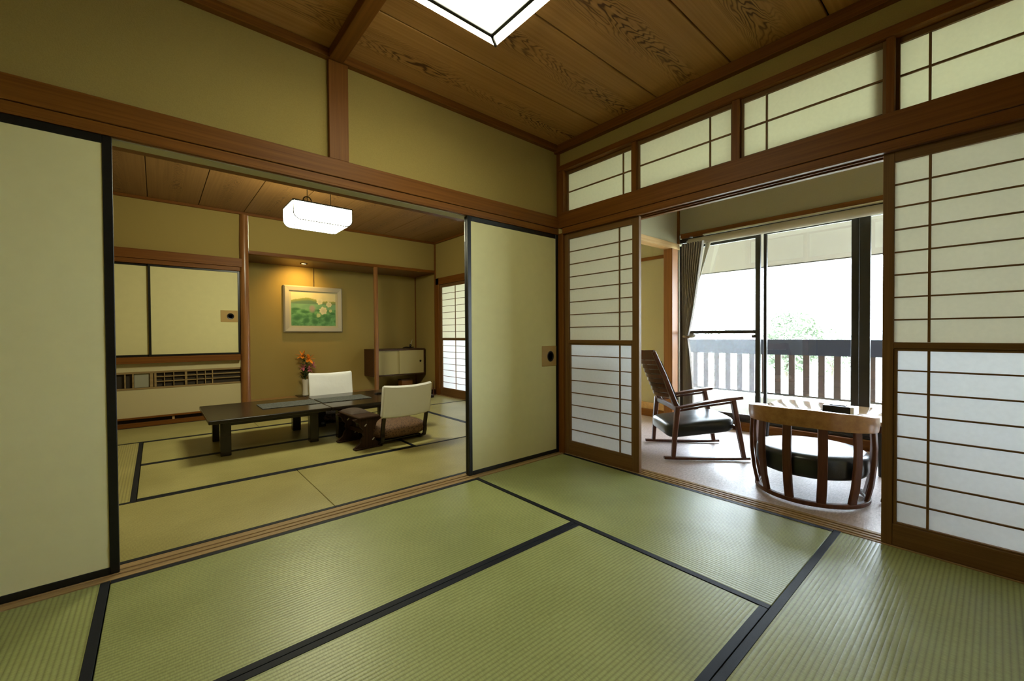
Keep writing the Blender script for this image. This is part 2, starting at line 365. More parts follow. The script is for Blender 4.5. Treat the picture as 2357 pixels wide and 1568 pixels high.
def fusuma(n, label, x0, x1, y0, pull=None, plain_back=False):
    y1 = y0 + .02
    d = thing('door_%d' % n, label, 'sliding door', ((x0 + x1) / 2, y0, 0), kind='structure')
    W = (x1 - x0) / 2; z0, z1 = .003, 1.8375
    bx('panel', FUS, d, -W + .028, W - .028, .004, .016, z0 + .03, z1 - .03, 0)
    for sx in (-1, 1):
        a, b = (-W, -W + .03) if sx < 0 else (W - .03, W)
        bx('stile', LACQ, d, a, b, 0, .02, z0, z1, .002)
    bx('rail', LACQ, d, -W + .03, W - .03, 0, .02, z1 - .034, z1, .002); bx('rail', LACQ, d, -W + .03, W - .03, 0, .02, z0, z0 + .03, .002)
    if pull is not None:
        px = pull - (x0 + x1) / 2
        pl = bx('pull_plate', BRASS, d, px - .098, px + .075, .001, .006, .737, .905, .003, label='tan rectangular pull plate')
        B().lathe([(0, .0), (.026, .0), (.030, .003), (.036, .004), (.038, .0015), (.038, 0)], seg=28).obj('finger_pull', IRON, pl, True)
        fp = pl.children[0]; fp.rotation_euler = (R(90), 0, 0); fp.location = (px, .001, .818)
        fp.scale = (1, 1.15, 1)
    return d
fusuma(1, 'large cream sliding door at the left edge of the photo', -1.05, -.13, 2.413)
fusuma(2, 'cream sliding door with tan pull plate in the room corner', 1.665, 2.588, 2.413, pull=2.490)
fusuma(3, 'cream sliding door stacked behind the large left door', -1.05, -.132, 2.441)
d4 = fusuma(4, 'cream sliding door stacked behind the corner door', 1.668, 2.588, 2.441)
bx('edge_strip', STEEL, d4, -.4615, -.4595, .004, .016, 1.66, 1.80, 0)

# ------------------------------------------------------------------ near room, right wall (x about 2.6)
struct('wall_right', PLAS, 'narrow ochre plaster strip above the right paper transoms', 'wall', 2.602, 2.68, -1.4, 2.40, 2.405, 2.60, bev=0)
o = struct('trim_10', WY, 'wide cedar beam over the paper screens on the right', 'beam', 2.575, 2.70, -1.4, 2.40, 1.888, 2.012)
o = struct('trim_11', WY, 'thinner grooved screen head under the right cedar beam', 'beam', 2.582, 2.72, -1.4, 2.362, 1.848, 1.886)
for a, b in ((2.582, 2.607), (2.644, 2.650), (2.688, 2.72)): bx('groove_rib', WY, o, a, b, -1.4, 2.362, 1.838, 1.849, .0006)
struct('trim_12', WY, 'cedar rail above the row of paper transoms', 'beam', 2.575, 2.70, -1.4, 2.40, 2.362, 2.405)
for k, (a, b, lab) in enumerate(((1.662, 1.702, 'first transom post from the room corner'), (.978, 1.020, 'second transom post from the room corner'), (.312, .342, 'third transom post, above the right paper screen'), (2.352, 2.395, 'transom post in the room corner'))):
    struct('trim_%d' % (13 + k), WZ, 'short cedar upright, ' + lab, 'post', 2.585, 2.68, a, b, 2.012, 2.362)
def ranma(n, label, y0, y1, x, kum):
    d = thing('window_%d' % n, label, 'transom', (x, (y0 + y1) / 2, 2.012), kind='structure'); W = (y1 - y0) / 2; H = .35
    bx('paper', WASHI2, d, .014, .0155, -W + .002, W - .002, .008, H - .004, 0)
    bx('rail', SHOJI_Y, d, 0, .02, -W + .014, W - .014, 0, .016); bx('rail', SHOJI_Y, d, 0, .02, -W + .014, W - .014, H - .026, H)
    for sy in (-1, 1):
        a, b = (-W, -W + .014) if sy < 0 else (W - .014, W); bx('stile', SHOJI_Z, d, 0, .02, a, b, 0, H)
    bx('lattice_bar', SHOJI_Y, d, .003, .0135, -W + .014, W - .014, H / 2 - .0045, H / 2 + .0045, .0008)
    kl = kum - (y0 + y1) / 2
    bx('lattice_bar', SHOJI_Z, d, .002, .0135, kl - .0045, kl + .0045, .016, H - .026, .0008)
    return d
ranma(1, 'paper transom in the room corner, upright bar at its right', 1.702, 2.352, 2.628, 1.800)
ranma(2, 'paper transom between first and second posts from the corner', 1.020, 1.662, 2.606, 1.158)
ranma(3, 'paper transom with double strip at its right end', .342, .978, 2.606, .845)
ranma(4, 'paper transom at the far right above the wide paper screen', -.36, .312, 2.628, .200)
bx('light_block_strip', SHOJI_Z, bpy.data.objects['window_3'], .030, .040, -.312, -.272, .004, .346, .001)  # wood strip added behind the paper to block light and darken its end

def shoji_y(n, label, x, y0, y1, kum, face=-1, stile=.040, first=None, z1=1.8375, botrail=.105, rows=8):
    # screen in a plane of constant x, lattice towards -x
    d = thing('door_%d' % n, label, 'paper screen', (x, (y0 + y1) / 2, 0), kind='structure'); W = (y1 - y0) / 2; z0 = .003
    sl, sr = stile if isinstance(stile, tuple) else (stile, stile)
    T = .032; zt = z1 - .048; zm0, zm1 = .926, .954
    bx('stile', SHOJI_Z, d, 0, T, W - sl, W, z0, z1, .002); bx('stile', SHOJI_Z, d, 0, T, -W, -W + sr, z0, z1, .002)
    bx('rail', SHOJI_Y, d, 0, T, -W + sr, W - sl, zt, z1, .002); bx('rail', SHOJI_Y, d, 0, T, -W + sr, W - sl, z0, botrail, .002)
    bx('rail', SHOJI_Y, d, 0, T, -W + sr, W - sl, zm0, zm1, .002)
    bx('paper', WASHI, d, .019, .0205, -W + sr - .004, W - sl + .004, zm1 - .003, zt + .003, 0)
    # lower sash
    q = .013
    bx('sash_stile', SHOJI_Z, d, .006, .026, W - sl - q, W - sl, botrail, zm0, .001); bx('sash_stile', SHOJI_Z, d, .006, .026, -W + sr, -W + sr + q, botrail, zm0, .001)
    bx('sash_rail', SHOJI_Y, d, .006, .026, -W + sr + q, W - sl - q, zm0 - .012, zm0, .001); bx('sash_rail', SHOJI_Y, d, .006, .026, -W + sr + q, W - sl - q, botrail, botrail + .008, .001)
    bx('paper', WASHI_LIT, d, .021, .0225, -W + sr + q - .003, W - sl - q + .003, botrail + .006, zm0 - .009, 0)
    for (za, zb, ex, xx) in ((zm1, zt, 0, .008), (botrail, zm0, q, .010)):
        for k in range(1, rows):
            z = za + (zb - za) * k / rows
            bx('lattice_bar', SHOJI_Y, d, xx, xx + .0105, -W + sr + ex, W - sl - ex, z - .0035, z + .0035, .0007)
        for kk in kum:
            yy = kk - (y0 + y1) / 2
            bx('lattice_bar', SHOJI_Z, d, xx - .001, xx + .010, yy - .0045, yy + .0045, za + .001, zb - .001, .0007)
    return d
shoji_y(5, 'paper screen in the room corner beside the cream door', 2.608, 1.655, 2.360, (1.825,), stile=(.042, .055))
shoji_y(6, 'wide paper screen at the right edge of the photo', 2.608, -.36, .352, (.196, -.20), stile=(.040, .033))
#shoji_y(7, 'paper screen stacked behind the corner paper screen', 2.652, 1.662, 2.360, (1.825,), stile=(.042, .050))

# ------------------------------------------------------------------ other walls of the near room (behind the camera)
struct('wall_rear', PLAS, 'ochre plaster wall behind the viewer', 'wall', -1.2, 2.7, -1.5, -1.4, -.05, 2.60, bev=0)
struct('wall_far_left', PLAS, 'ochre plaster wall left of the viewer', 'wall', -1.2, -1.1, -1.4, 6.3, -.05, 2.60, bev=0)
struct('wall_divider', PLAS, 'plaster wall right of the viewer, beyond the paper screen', 'wall', 2.61, 2.68, -1.4, -.361, .003, 1.838, bev=0)
struct('wall_divider_top', PLAS, 'plaster wall above the end of the row of paper transoms', 'wall', 2.61, 2.68, -1.4, -.361, 2.013, 2.361, bev=0)

# ------------------------------------------------------------------ near room ceiling
c1 = tag(B().box(-1.2, 2.7, -1.5, 2.5, 2.606, 2.63).obj('ceiling', WX), 'figured cedar board ceiling of the near room', 'ceiling', kind='structure')
ys = [2.43, 1.965, 1.492, 1.020, .556, .09, -.375, -.84, -1.4]
for (xa, xb) in ((-1.1, .778), (.782, 2.60)):
    for a, b in zip(ys, ys[1:]):
        o = B().box(-(xb - xa) / 2, (xb - xa) / 2, -(a - b) / 2 + .004, (a - b) / 2 - .004, -.012, .006, .003).obj('ceiling_board', CWX, c1)
        o.location = ((xa + xb) / 2, (a + b) / 2, 2.592)
bx('ceiling_joint', plain('joint_shadow_wood', (.05, .022, .008), .7), c1, -1.1, 2.6, -1.4, 2.43, 2.600, 2.606, 0)
struct('trim_17', WY, 'cedar beam crossing the near room ceiling', 'beam', .742, .818, -1.4, 2.392, 2.525, 2.585)

# square ceiling lamp
L1 = thing('ceiling_lamp', 'bright square ceiling lamp with black frame, cut by the top edge', 'lamp', (1.02, 1.355, 2.40))
LM = lamp_mat('lamp_glow', LAMP_MAIN)
BLK = plain('lamp_black_frame', (.008, .008, .009), .4)
ho, hi, ht = .307, .202, .055
bx('bottom_diffuser', LM, L1, -hi + .012, hi - .012, -hi + .012, hi - .012, .004, .008, 0)
for k in range(4):
    a = R(90 * k); q = Matrix.Rotation(a, 4, 'Z')
    t = B(); t.box(-hi, hi, hi - .018, hi, -.003, .012, .002); o = t.obj('inner_frame_bar', BLK, L1); o.rotation_euler = (0, 0, a)
    o = B().grid(lambda u, v: Vector(((-1 + 2 * u) * (hi + (ho - hi) * v), hi + (ho - hi) * v, .008 + ht * v)), 2, 2, .003).obj('side_diffuser', LM, L1); o.rotation_euler = (0, 0, a)
    o = B().tube([(hi, hi, .006), (ho, ho, .066)], .008, 6).obj('corner_bar', BLK, L1); o.rotation_euler = (0, 0, a)
    o = B().box(-ho, ho, ho - .02, ho, .066, .18, .002).obj('housing_side', plain('lamp_white_housing', (.75, .75, .70), .5) if k == 0 else bpy.data.materials['lamp_white_housing'], L1); o.rotation_euler = (0, 0, a)

# ------------------------------------------------------------------ far room shell
bk = struct('wall_back', PLAS, 'ochre plaster over the alcove at the back of the far room', 'wall', .91, 3.62, 6.20, 6.26, 2.09, 2.58, bev=0)
struct('wall_back_left', PLAS, 'ochre plaster over the cupboard at the back left', 'wall', -1.1, .86, 6.20, 6.26, 1.97, 2.58, bev=0)
struct('trim_18', WX, 'ceiling moulding along the back of the far room', 'moulding', -1.1, 3.6, 6.165, 6.20, 2.53, 2.56)
struct('trim_19', WX, 'thin cedar lintel edge over the alcove opening', 'beam', .91, 3.62, 6.18, 6.26, 2.048, 2.09)
log = B().tube([(.858, 6.2, -.02), (.856, 6.2, .5), (.862, 6.2, 1.1), (.858, 6.2, 1.7), (.856, 6.2, 2.2), (.86, 6.2, 2.53)], .052, 20, scale=[1.06, 1.03, 1.0, .98, .96, .90], upv=Vector((0, 1, 0))).obj('trim_20', LOG, smooth=True)
tag(log, 'polished round log pillar between the cupboard and alcove', 'pillar', kind='structure')
pp = B().bar([(2.575, 6.22, .0), (2.578, 6.22, 1.0), (2.575, 6.22, 2.06)], .058, .058, upv=Vector((0, 1, 0))).obj('trim_21', LOG, smooth=True)
tag(pp, 'slim square pillar dividing the alcove beside the picture', 'pillar', kind='structure')
# alcove
struct('wall_alcove_back', PLAS, 'ochre plaster back of the alcove behind the picture', 'wall', .80, 3.72, 7.0, 7.06, .0, 2.12, bev=0)
struct('wall_alcove_left', PLAS, 'ochre plaster left cheek of the alcove', 'wall', .84, .90, 6.26, 7.0, .0, 2.12, bev=0)
struct('wall_alcove_right', PLAS, 'ochre plaster right cheek of the alcove beside the hanging cupboard', 'wall', 3.655, 3.72, 6.20, 7.0, .0, 2.12, bev=0)
struct('floor_alcove', SILL, 'raised wooden alcove floor under the flower vase', 'floor', .90, 3.655, 6.20, 7.0, .0, .083, bev=.003)
struct('trim_22', DARKW, 'dark front edge board of the raised alcove floor', 'edge board', .91, 3.57, 6.172, 6.199, -.002, .085)
ca = struct('ceiling_alcove', wood('dark_alcove_wood', (.07, .02, .004), (.12, .036, .007), 'x', rough=.35, spec=.4), 'brown wooden alcove ceiling lit by a small spotlight', 'ceiling', .90, 3.655, 6.262, 7.0, 2.062, 2.075, bev=0)
struct('trim_23', WZ, 'thin upright strip in the right back corner of the alcove', 'post', 3.638, 3.655, 6.985, 7.0, .085, 2.06)
# right wall of the far room
struct('wall_far_right', PLAS, 'ochre plaster over the far room paper screens', 'wall', 3.60, 3.66, 2.49, 6.20, 1.95, 2.58, bev=0)
struct('trim_24', WY, 'cedar beam over the far room paper screens', 'beam', 3.585, 3.68, 2.53, 6.155, 1.84, 1.95)
struct('trim_25', WZ, 'cedar post between alcove and far room paper screens', 'post', 3.585, 3.66, 6.06, 6.165, -.03, 1.95)
struct('trim_26', WZ, 'thin upright corner strip at the back right of the far room', 'post', 3.585, 3.66, 6.165, 6.20, .0, 2.53)
struct('trim_27', WY, 'ceiling moulding along the far room right wall', 'moulding', 3.57, 3.60, 2.53, 6.165, 2.53, 2.56)
struct('trim_28', SILLY, 'wood sill under the far room paper screens', 'sill', 3.575, 3.68, 2.49, 6.06, -.05, .002)
struct('wall_corner_block', PLAS, 'plaster wall between near room corner and veranda', 'wall', 2.69, 3.60, 2.405, 2.49, -.02, 2.60, bev=0)
struct('wall_hidden', PLAS, 'plaster wall of the far room behind the corner door', 'wall', 3.60, 3.66, 2.49, 4.15, .003, 1.84, bev=0)
shoji_y(8, 'paper screen in the far room beside the alcove', 3.605, 5.16, 6.055, (5.60,), stile=(.05, .04), botrail=.125)
shoji_y(9, 'paper screen in the far room hidden past the corner door', 3.605, 4.16, 5.155, (4.65,), stile=(.04, .04), botrail=.125)

# far room ceiling
c2 = tag(B().box(-1.2, 3.7, 2.5, 6.3, 2.59, 2.63).obj('ceiling', WX), 'cedar board ceiling of the far room above the pendant lamp', 'ceiling', kind='structure')
xs = [-1.1, -.963, -.508, -.053, .402, .857, 1.312, 1.767, 2.222, 2.677, 3.132, 3.60]
for a, b in zip(xs, xs[1:]):
    o = B().box(-(b - a) / 2 + .003, (b - a) / 2 - .003, -1.84, 1.84, -.012, .006, .002).obj('ceiling_board', CWY, c2)
    o.location = ((a + b) / 2, 4.36, 2.572)
bx('ceiling_joint', bpy.data.materials['joint_shadow_wood'], c2, -1.1, 3.6, 2.52, 6.2, 2.580, 2.586, 0)

# cupboard wall, back left
cup = thing('wall_cupboard', 'tall built-in cupboard wall with two cream doors and lattice vent', 'cupboard', (0, 6.2, 0), kind=None)
bx('head_beam', WX, cup, -1.1, .83, -.05, .04, 1.868, 1.972); bx('door_head', WX, cup, -1.1, .81, -.03, .04, 1.818, 1.866)
def cup_door(x0, x1, y, lab, pull=None):
    o = bx('door', FUS, cup, x0 + .02, x1 - .02, y + .003, y + .012, .80, 1.795, 0, label=lab)
    for a, b, c, d in ((x0, x0 + .022, .778, 1.816), (x1 - .022, x1, .778, 1.816), (x0 + .022, x1 - .022, 1.794, 1.816), (x0 + .022, x1 - .022, .778, .800)):
        bx('door_frame', LACQ, o, a, b, y, y + .015, c, d, .0015)
    if pull is not None:
        bx('pull_plate', BRASS, o, pull - .102, pull + .075, y + .0005, y + .004, 1.178, 1.322, .002, label='tan rectangular pull plate')
        f = B().lathe([(0, 0), (.024, 0), (.030, .003), (.036, .004), (.038, .001), (.038, 0)], seg=24).obj('finger_pull', IRON, o, True)
        f.rotation_euler = (R(90), 0, 0); f.location = (pull, y + .0005, 1.25)
cup_door(-1.06, -.04, .012, 'cream left door set back'); cup_door(-.062, .806, -.008, 'cream right door in front with tan pull plate', .706)
bx('shelf', WX, cup, -1.1, .80, -.06, .04, .705, .776)
bx('upper_panel', PLAS2, cup, -1.1, .805, 0, .04, .612, .705, 0)
# lattice vent
vent = bx('vent', plain('vent_dark', (.035, .025, .014), .8), cup, -.36, .80, .028, .034, .41, .61, 0, label='dark vent behind pale lattice')
PW = wood('vent_lattice_wood', (.20, .135, .055), (.32, .22, .10), 'x')
for z0, z1 in ((.413, .433), (.59, .612)): bx('vent_rail', PW, vent, -.36, .80, -.004, .026, z0, z1)
for z in (.492, .546): bx('vent_slat', PW, vent, -.02, .80, .002, .02, z - .006, z + .006, .001)
for x, w_ in ((-.265, .012), (-.20, .014), (-.045, .03), (-.012, .02), (.067, .008), (.150, .008), (.262, .022), (.365, .008), (.445, .008), (.515, .012)):
    bx('vent_post', PW, vent, x - w_ / 2, x + w_ / 2, -.002, .024, .433, .59, .001)
bx('vent_pane', plain('grey_vent_pane', (.30, .29, .22), .7), vent, -.19, -.065, .015, .02, .436, .588, 0)
bx('lower_panel', PLAS2, cup, -1.1, .805, 0, .04, .108, .411, 0)
bx('base_slot', plain('slot_dark', (.02, .012, .006), .8), cup, -1.1, .80, .02, .04, .045, .108, 0)
bx('base_rail', WX, cup, -1.1, .80, -.02, .04, .088, .108); bx('base_sill', WX, cup, -1.1, .80, -.03, .04, -.002, .045)
bx('slot_divider', HINX, cup, .130, .152, -.005, .019, .045, .088)
tag(cup, 'built-in cupboard at the back left with cream doors and lattice vent', 'cupboard')
struct('wall_cupboard_back', PLAS, 'plaster wall behind the back left cupboard', 'wall', -1.1, .84, 6.245, 6.30, -.05, 2.0, bev=0)

# ------------------------------------------------------------------ pendant lamp in the far room
P = thing('pendant_lamp', 'white box pendant lamp with rounded bottom and black frame in far room', 'lamp', (1.2075, 4.29, 2.056))
LF = lamp_mat('pendant_glow', LAMP_FAR)
hw_, hd, H_ , rr = .26, .19, .166, .062
prof = [(-hw_, H_)] + [(-hw_ + rr - rr * math.cos(a), rr - rr * math.sin(a)) for a in [R(90) * i / 8 for i in range(9)]] + [(hw_ - rr + rr * math.sin(a), rr - rr * math.cos(a)) for a in [R(90) * i / 8 for i in range(9)]] + [(hw_, H_)]
B().prism(prof, 'y', -hd, hd).obj('shade', LF, P, True)
bx('uplight_block_plate', BLK, P, -hw_ - .003, hw_ + .003, -hd - .003, hd + .003, H_ + .0005, H_ + .006, .001)  # opaque plate added to keep the shade's glow off the ceiling
for sy in (-1, 1):
    B().tube([(x, sy * (hd + .002), z) for x, z in prof], .0048, 6, upv=Vector((0, 1, 0))).obj('frame_wire', BLK, P)
    B().tube([(-hw_, sy * hd, H_ + .003), (hw_, sy * hd, H_ + .003)], .008, 6).obj('top_wire', BLK, P)
    B().tube([(sy * hw_, -hd, H_ + .003), (sy * hw_, hd, H_ + .003)], .008, 6).obj('top_wire', BLK, P)
    B().tube([(sy * (hw_ - rr), -hd, -.001), (sy * (hw_ - rr), hd, -.001)], .004, 6).obj('bottom_wire', BLK, P)
B().tube([(.035 * math.cos(a), -.1 , .04 + H_ + .035 * math.sin(a)) for a in [2 * math.pi * i / 20 for i in range(20)]], .005, 6, closed=True, upv=Vector((0, 1, 0))).obj('hanging_ring', IRON, P).location = (-.12, 0, 0)
for x in (-.12, .12): B().tube([(x, -.1 if x < 0 else 0, H_ ), (x, -.1 if x < 0 else 0, .47)], .003, 6).obj('hanging_rod', IRON, P)
B().box(-.17, .17, -.06, .06, .468, .505, .004).obj('ceiling_plate', WX, P)

# ------------------------------------------------------------------ picture with its cord, spotlight
pic = thing('framed_picture', 'framed picture of white lotus flowers hanging in the lit alcove', 'picture', (1.888, 6.985, 1.414))
FR = plain('silver_cream_frame', (.42, .40, .33), .5, .4)
w2, h2, fb = .430, .357, .075
for k, (a, b) in enumerate(((w2, h2), (h2, w2), (w2, h2), (h2, w2))):
    poly = [(-a, b), (a, b), (a - fb, b - fb), (-a + fb, b - fb)]
    t = bmesh.new()
    vs = []
    for (x, z), y in ((poly[0], -.018), (poly[1], -.018), (poly[2], -.030), (poly[3], -.030), (poly[0], .012), (poly[1], .012), (poly[2], .012), (poly[3], .012)): vs.append(t.verts.new((x, y, z)))
    mid = [t.verts.new(((-a + .018), -.042, b - .018)), t.verts.new((a - .018, -.042, b - .018))]
    t.faces.new((vs[0], vs[1], mid[1], mid[0])); t.faces.new((mid[0], mid[1], vs[2], vs[3])); t.faces.new((vs[0], vs[4], vs[5], vs[1])); t.faces.new((vs[3], vs[2], vs[6], vs[7])); t.faces.new((vs[4], vs[7], vs[6], vs[5]))
    t.faces.new((vs[0], mid[0], vs[3], vs[7], vs[4])); t.faces.new((vs[1], vs[5], vs[6], vs[2], mid[1]))
    bmesh.ops.recalc_face_normals(t, faces=t.faces)
    q = B(); q._add(t); o = q.obj('frame_bar', FR, pic); o.rotation_euler = (0, R(90 * k), 0)
bx('mount', plain('cream_mount', (.46, .44, .30), .7), pic, -w2 + fb - .003, w2 - fb + .003, -.012, -.006, -h2 + fb - .003, h2 - fb + .003, 0)
nu, nv = 100, 74; pw_, ph_ = w2 - fb - .03, h2 - fb - .028
t = bmesh.new(); V = [[t.verts.new(((-1 + 2 * i / (nu - 1)) * pw_, -.0135, (-1 + 2 * j / (nv - 1)) * ph_)) for j in range(nv)] for i in range(nu)]
cl = t.loops.layers.float_color.new('print')
def pic_col(u, v):
    n = noise.noise(Vector((u * 9, v * 9, 1))); n2 = noise.noise(Vector((u * 26, v * 26, 4)))
    hill = .78 + .07 * math.sin((u - .05) * 5.2) * (1 if u < .55 else .3) + .015 * n
    if v > hill: c = Vector((.62, .58, .34)) * (1 + .06 * n)
    elif v > .66: c = Vector((.30, .33, .07)).lerp(Vector((.10, .20, .12)), min(1, max(0, (hill - v) / .10)))
    elif v > .50: c = Vector((.13, .30, .16)).lerp(Vector((.20, .40, .20)), .5 + .5 * n)
    else: c = Vector((.05, .19, .06)).lerp(Vector((.15, .38, .14)), max(0, min(1, .5 + 1.1 * n + .5 * n2)))
    for (cx, cy, rx, ry, k) in ((.12, .22, .10, .09, 0), (.33, .16, .09, .10, 0), (.10, .50, .12, .05, 0), (.30, .42, .12, .05, 0), (.52, .12, .08, .10, 0), (.80, .2, .09, .1, 0), (.93, .38, .08, .06, 0)):
        d = math.hypot((u - cx) / rx, (v - cy) / ry)
        if d < 1: c = Vector((.035, .15, .045)).lerp(c, d ** 3)
    d = math.hypot((u - .46) / .085, (v - .52) / .14)
    if d < 1: c = Vector((.34, .27, .24)).lerp(c, d ** 2)
    for (cx, cy, r_) in ((.63, .75, .070), (.845, .665, .062), (.71, .47, .085), (.60, .32, .045), (.88, .47, .035)):
        d = math.hypot(u - cx, (v - cy) * .74) / r_
        pet = 1 + .10 * math.cos(7 * math.atan2(v - cy, u - cx))
        if d < pet: c = Vector((.66, .64, .42)) * (.78 + .22 * d) if r_ > .05 else Vector((.45, .55, .25))
    return (c.x, c.y, c.z, 1)
for i in range(nu - 1):
    for j in range(nv - 1):
        f = t.faces.new((V[i][j], V[i + 1][j], V[i + 1][j + 1], V[i][j + 1]))
        for lp, (a, b) in zip(f.loops, ((i, j), (i + 1, j), (i + 1, j + 1), (i, j + 1))): lp[cl] = pic_col(a / (nu - 1), b / (nv - 1))
me = bpy.data.meshes.new('painted_sheet'); t.to_mesh(me); t.free()
m, nt, N, L, b = nodes('printed_picture'); at = N.new('ShaderNodeVertexColor'); at.layer_name = 'print'; L.new(at.outputs[0], b.inputs['Base Color']); b.inputs['Roughness'].default_value = .6
me.materials.append(m); o = bpy.data.objects.new('painted_sheet', me); COL.objects.link(o); o.parent = pic
B().tube([(0, -.006, h2 - .01), (0, -.006, .648)], .004, 6).obj('hanging_cord', plain('brown_cord', (.10, .06, .03), .8), pic)

sp = thing('spotlight', 'small warm spotlight let into the alcove ceiling', 'lamp', (1.66, 6.62, 2.061))
B().lathe([(.034, 0), (.05, 0), (.052, -.004), (.05, -.008), (.034, -.006)], seg=24).obj('ring', IRON, sp, True)
B().lathe([(0, -.002), (.034, -.002), (.034, 0), (0, 0)], seg=24).obj('bulb', lamp_mat('warm_bulb', 12, (1, .62, .22)), sp, True)
ld = bpy.data.lights.new('bulb_light', 'SPOT'); ld.energy = SPOT_WATT; ld.color = (1, .60, .16); ld.spot_size = R(130); ld.spot_blend = 1.0; ld.shadow_soft_size = .03
lo = bpy.data.objects.new('bulb_light', ld); COL.objects.link(lo); lo.parent = sp; lo.location = (0, 0, -.03); lo.rotation_euler = (R(40), 0, R(0))

# ------------------------------------------------------------------ flowers in the alcove
struct_tray = tag(B().box(1.60, 2.13, 6.74, 6.96, .0835, .098, .004).obj('flower_tray', DARKW), 'flat dark board under the flower vase in the alcove', 'tray')
TZ = .098
B().lathe([(0, 0), (.040, 0), (.043, .004), (.040, .02), (.036, .09), (.037, .16), (.044, .215), (.052, .24), (.046, .238), (.034, .16), (.032, .03), (0, .025)], seg=36).obj('flower_vase', plain('white_porcelain', (.70, .66, .56), .2, .5), smooth=True)
va = bpy.data.objects['flower_vase']; va.location = (1.72, 6.86, TZ); tag(va, 'slender white vase holding lilies in the alcove', 'vase')
LEAF = plain('dark_green_leaf', (.025, .065, .018), .5, .4, var=.4, bscale=25); STEM = plain('green_stem', (.05, .09, .025), .6)
def leaf_fn(base, d, ln, wd, droop):
    d = Vector(d).normalized(); sd = d.cross(Vector((0, 0, 1)));
    if sd.length < .05: sd = Vector((1, 0, 0))
    sd.normalize(); nn = sd.cross(d)
    def fn(u, v):
        p = Vector(base) + d * ln * v - Vector((0, 0, 1)) * droop * v * v
        wv = wd * math.sin(math.pi * min(1, .08 + .92 * v)) ** .8
        return p + sd * (u - .5) * wv + nn * (-.15 * wv * (1 - abs(2 * u - 1)))
    return fn
def flower(name, label, top, petal_mat, petal_len, petal_w, heads, group=None):
    base = (1.72, 6.86, TZ + .24); f = thing(name, label, 'flower', base, group='lilies in the vase')
    T = Vector(top) - Vector(base)
    B().tube([(0, 0, -.16), (0, 0, 0), tuple(T * .5 + Vector((0, -.01, .01))), tuple(T)], .0035, 6, upv=Vector((0, 1, 0))).obj('stem', STEM, f, True)
    for hx, hy, hz, face in heads:
        c = T + Vector((hx, hy, hz)); fd = Vector(face).normalized(); s1 = fd.orthogonal().normalized(); s2 = fd.cross(s1)
        for k in range(6):
            a = 2 * math.pi * k / 6 + rnd.random() * .2; dr = (s1 * math.cos(a) + s2 * math.sin(a)) * .85 + fd * .55
            B().grid(leaf_fn(c, dr, petal_len * (1 if k % 2 else .9), petal_w, .01), 5, 6, .0012).obj('petal', petal_mat, f, True)
    return f, T
OR = plain('orange_petal', (.80, .27, .02), .5, var=.2, bscale=30); PK = plain('pink_petal', (.52, .13, .19), .5, var=.3, bscale=40)
f, T = flower('orange_lily', 'orange lily at the top of the vase', (1.765, 6.82, .655), OR, .105, .052, [(0, 0, 0, (.1, -1, .25)), (-.085, .03, .045, (-.6, -.7, .6))])
f, T = flower('pink_lily', 'cluster of pink lilies in the middle of the bouquet', (1.765, 6.82, .50), PK, .075, .032, [(0, 0, 0, (.5, -1, .2)), (-.08, 0, .03, (-.6, -1, .3)), (.055, .02, .05, (.8, -.6, .4))])
f = thing('leafy_stems', 'dark green leafy stems around the lilies', 'leaves', (1.72, 6.86, TZ + .24))
for k in range(5):
    a = k * 1.3; B().tube([(0, 0, -.15), (.005 * math.cos(a), .005 * math.sin(a), 0), (.03 * math.cos(a), .03 * math.sin(a), .2), (.05 * math.cos(a), .05 * math.sin(a), .36)], .0025, 5, upv=Vector((0, 1, 0))).obj('stem', STEM, f)
for k in range(84):
    a = rnd.random() * 6.28; z = .02 + .34 * rnd.random() ** 1.3; rad = .012 + .03 * rnd.random()
    B().grid(leaf_fn((rad * math.cos(a), rad * math.sin(a), z), (math.cos(a), math.sin(a), .5 + .6 * rnd.random()), .06 + .045 * rnd.random(), .02 + .012 * rnd.random(), .03), 3, 5, .0008).obj('leaf', LEAF, f, True)
B().grid(leaf_fn((.03, -.01, .05), (.9, -.2, -.1), .11, .018, .05), 3, 6, .0008).obj('leaf', plain('light_green_leaf', (.14, .17, .04), .5), f, True)

# ------------------------------------------------------------------ hanging cupboard etc. right of the slim pillar
hc = thing('hanging_cupboard', 'small wall cupboard with two cream sliding doors in the alcove', 'cupboard', (3.15, 6.60, .32))
hx = .468; DK = wood('dark_cupboard_wood', (.045, .02, .008), (.075, .034, .014), 'x')
bx('top', DK, hc, -hx, hx, -.005, .395, .425, .45); bx('bottom', DK, hc, -hx, hx, 0, .395, 0, .02); bx('back', DK, hc, -hx + .02, hx - .02, .38, .395, .02, .425)
for s_ in (-1, 1): bx('side', DK, hc, (-hx if s_ < 0 else hx - .02), (-hx + .02 if s_ < 0 else hx), 0, .395, .02, .425)
for a, b, y, kx in ((-hx + .02, .01, .03, -.40), (-.01, hx - .02, .008, .385)):
    dd = bx('door', plain('pale_cupboard_paper', (.44, .37, .17), .8) if y > .02 else bpy.data.materials['pale_cupboard_paper'], hc, a, b, y, y + .014, .022, .423, .001)
    k_ = B().lathe([(0, 0), (.012, 0), (.016, .003), (.018, 0)], seg=16).obj('finger_pull', IRON, dd, True); k_.rotation_euler = (R(90), 0, 0); k_.location = (kx, y, .23)
og = thing('alcove_ornament', 'small dark branch ornament with a pale feather on the wall cupboard', 'ornament', (3.36, 6.70, .7715))
B().tube([(-.11, 0, .012), (-.05, .01, .022), (.02, 0, .014), (.1, .01, .02)], .012, 8, scale=[.5, 1, 1, .6]).obj('branch', DARKW, og, True)
B().blob((.03, 0, .05), (.022, .018, .026)).obj('knob', DARKW, og, True)
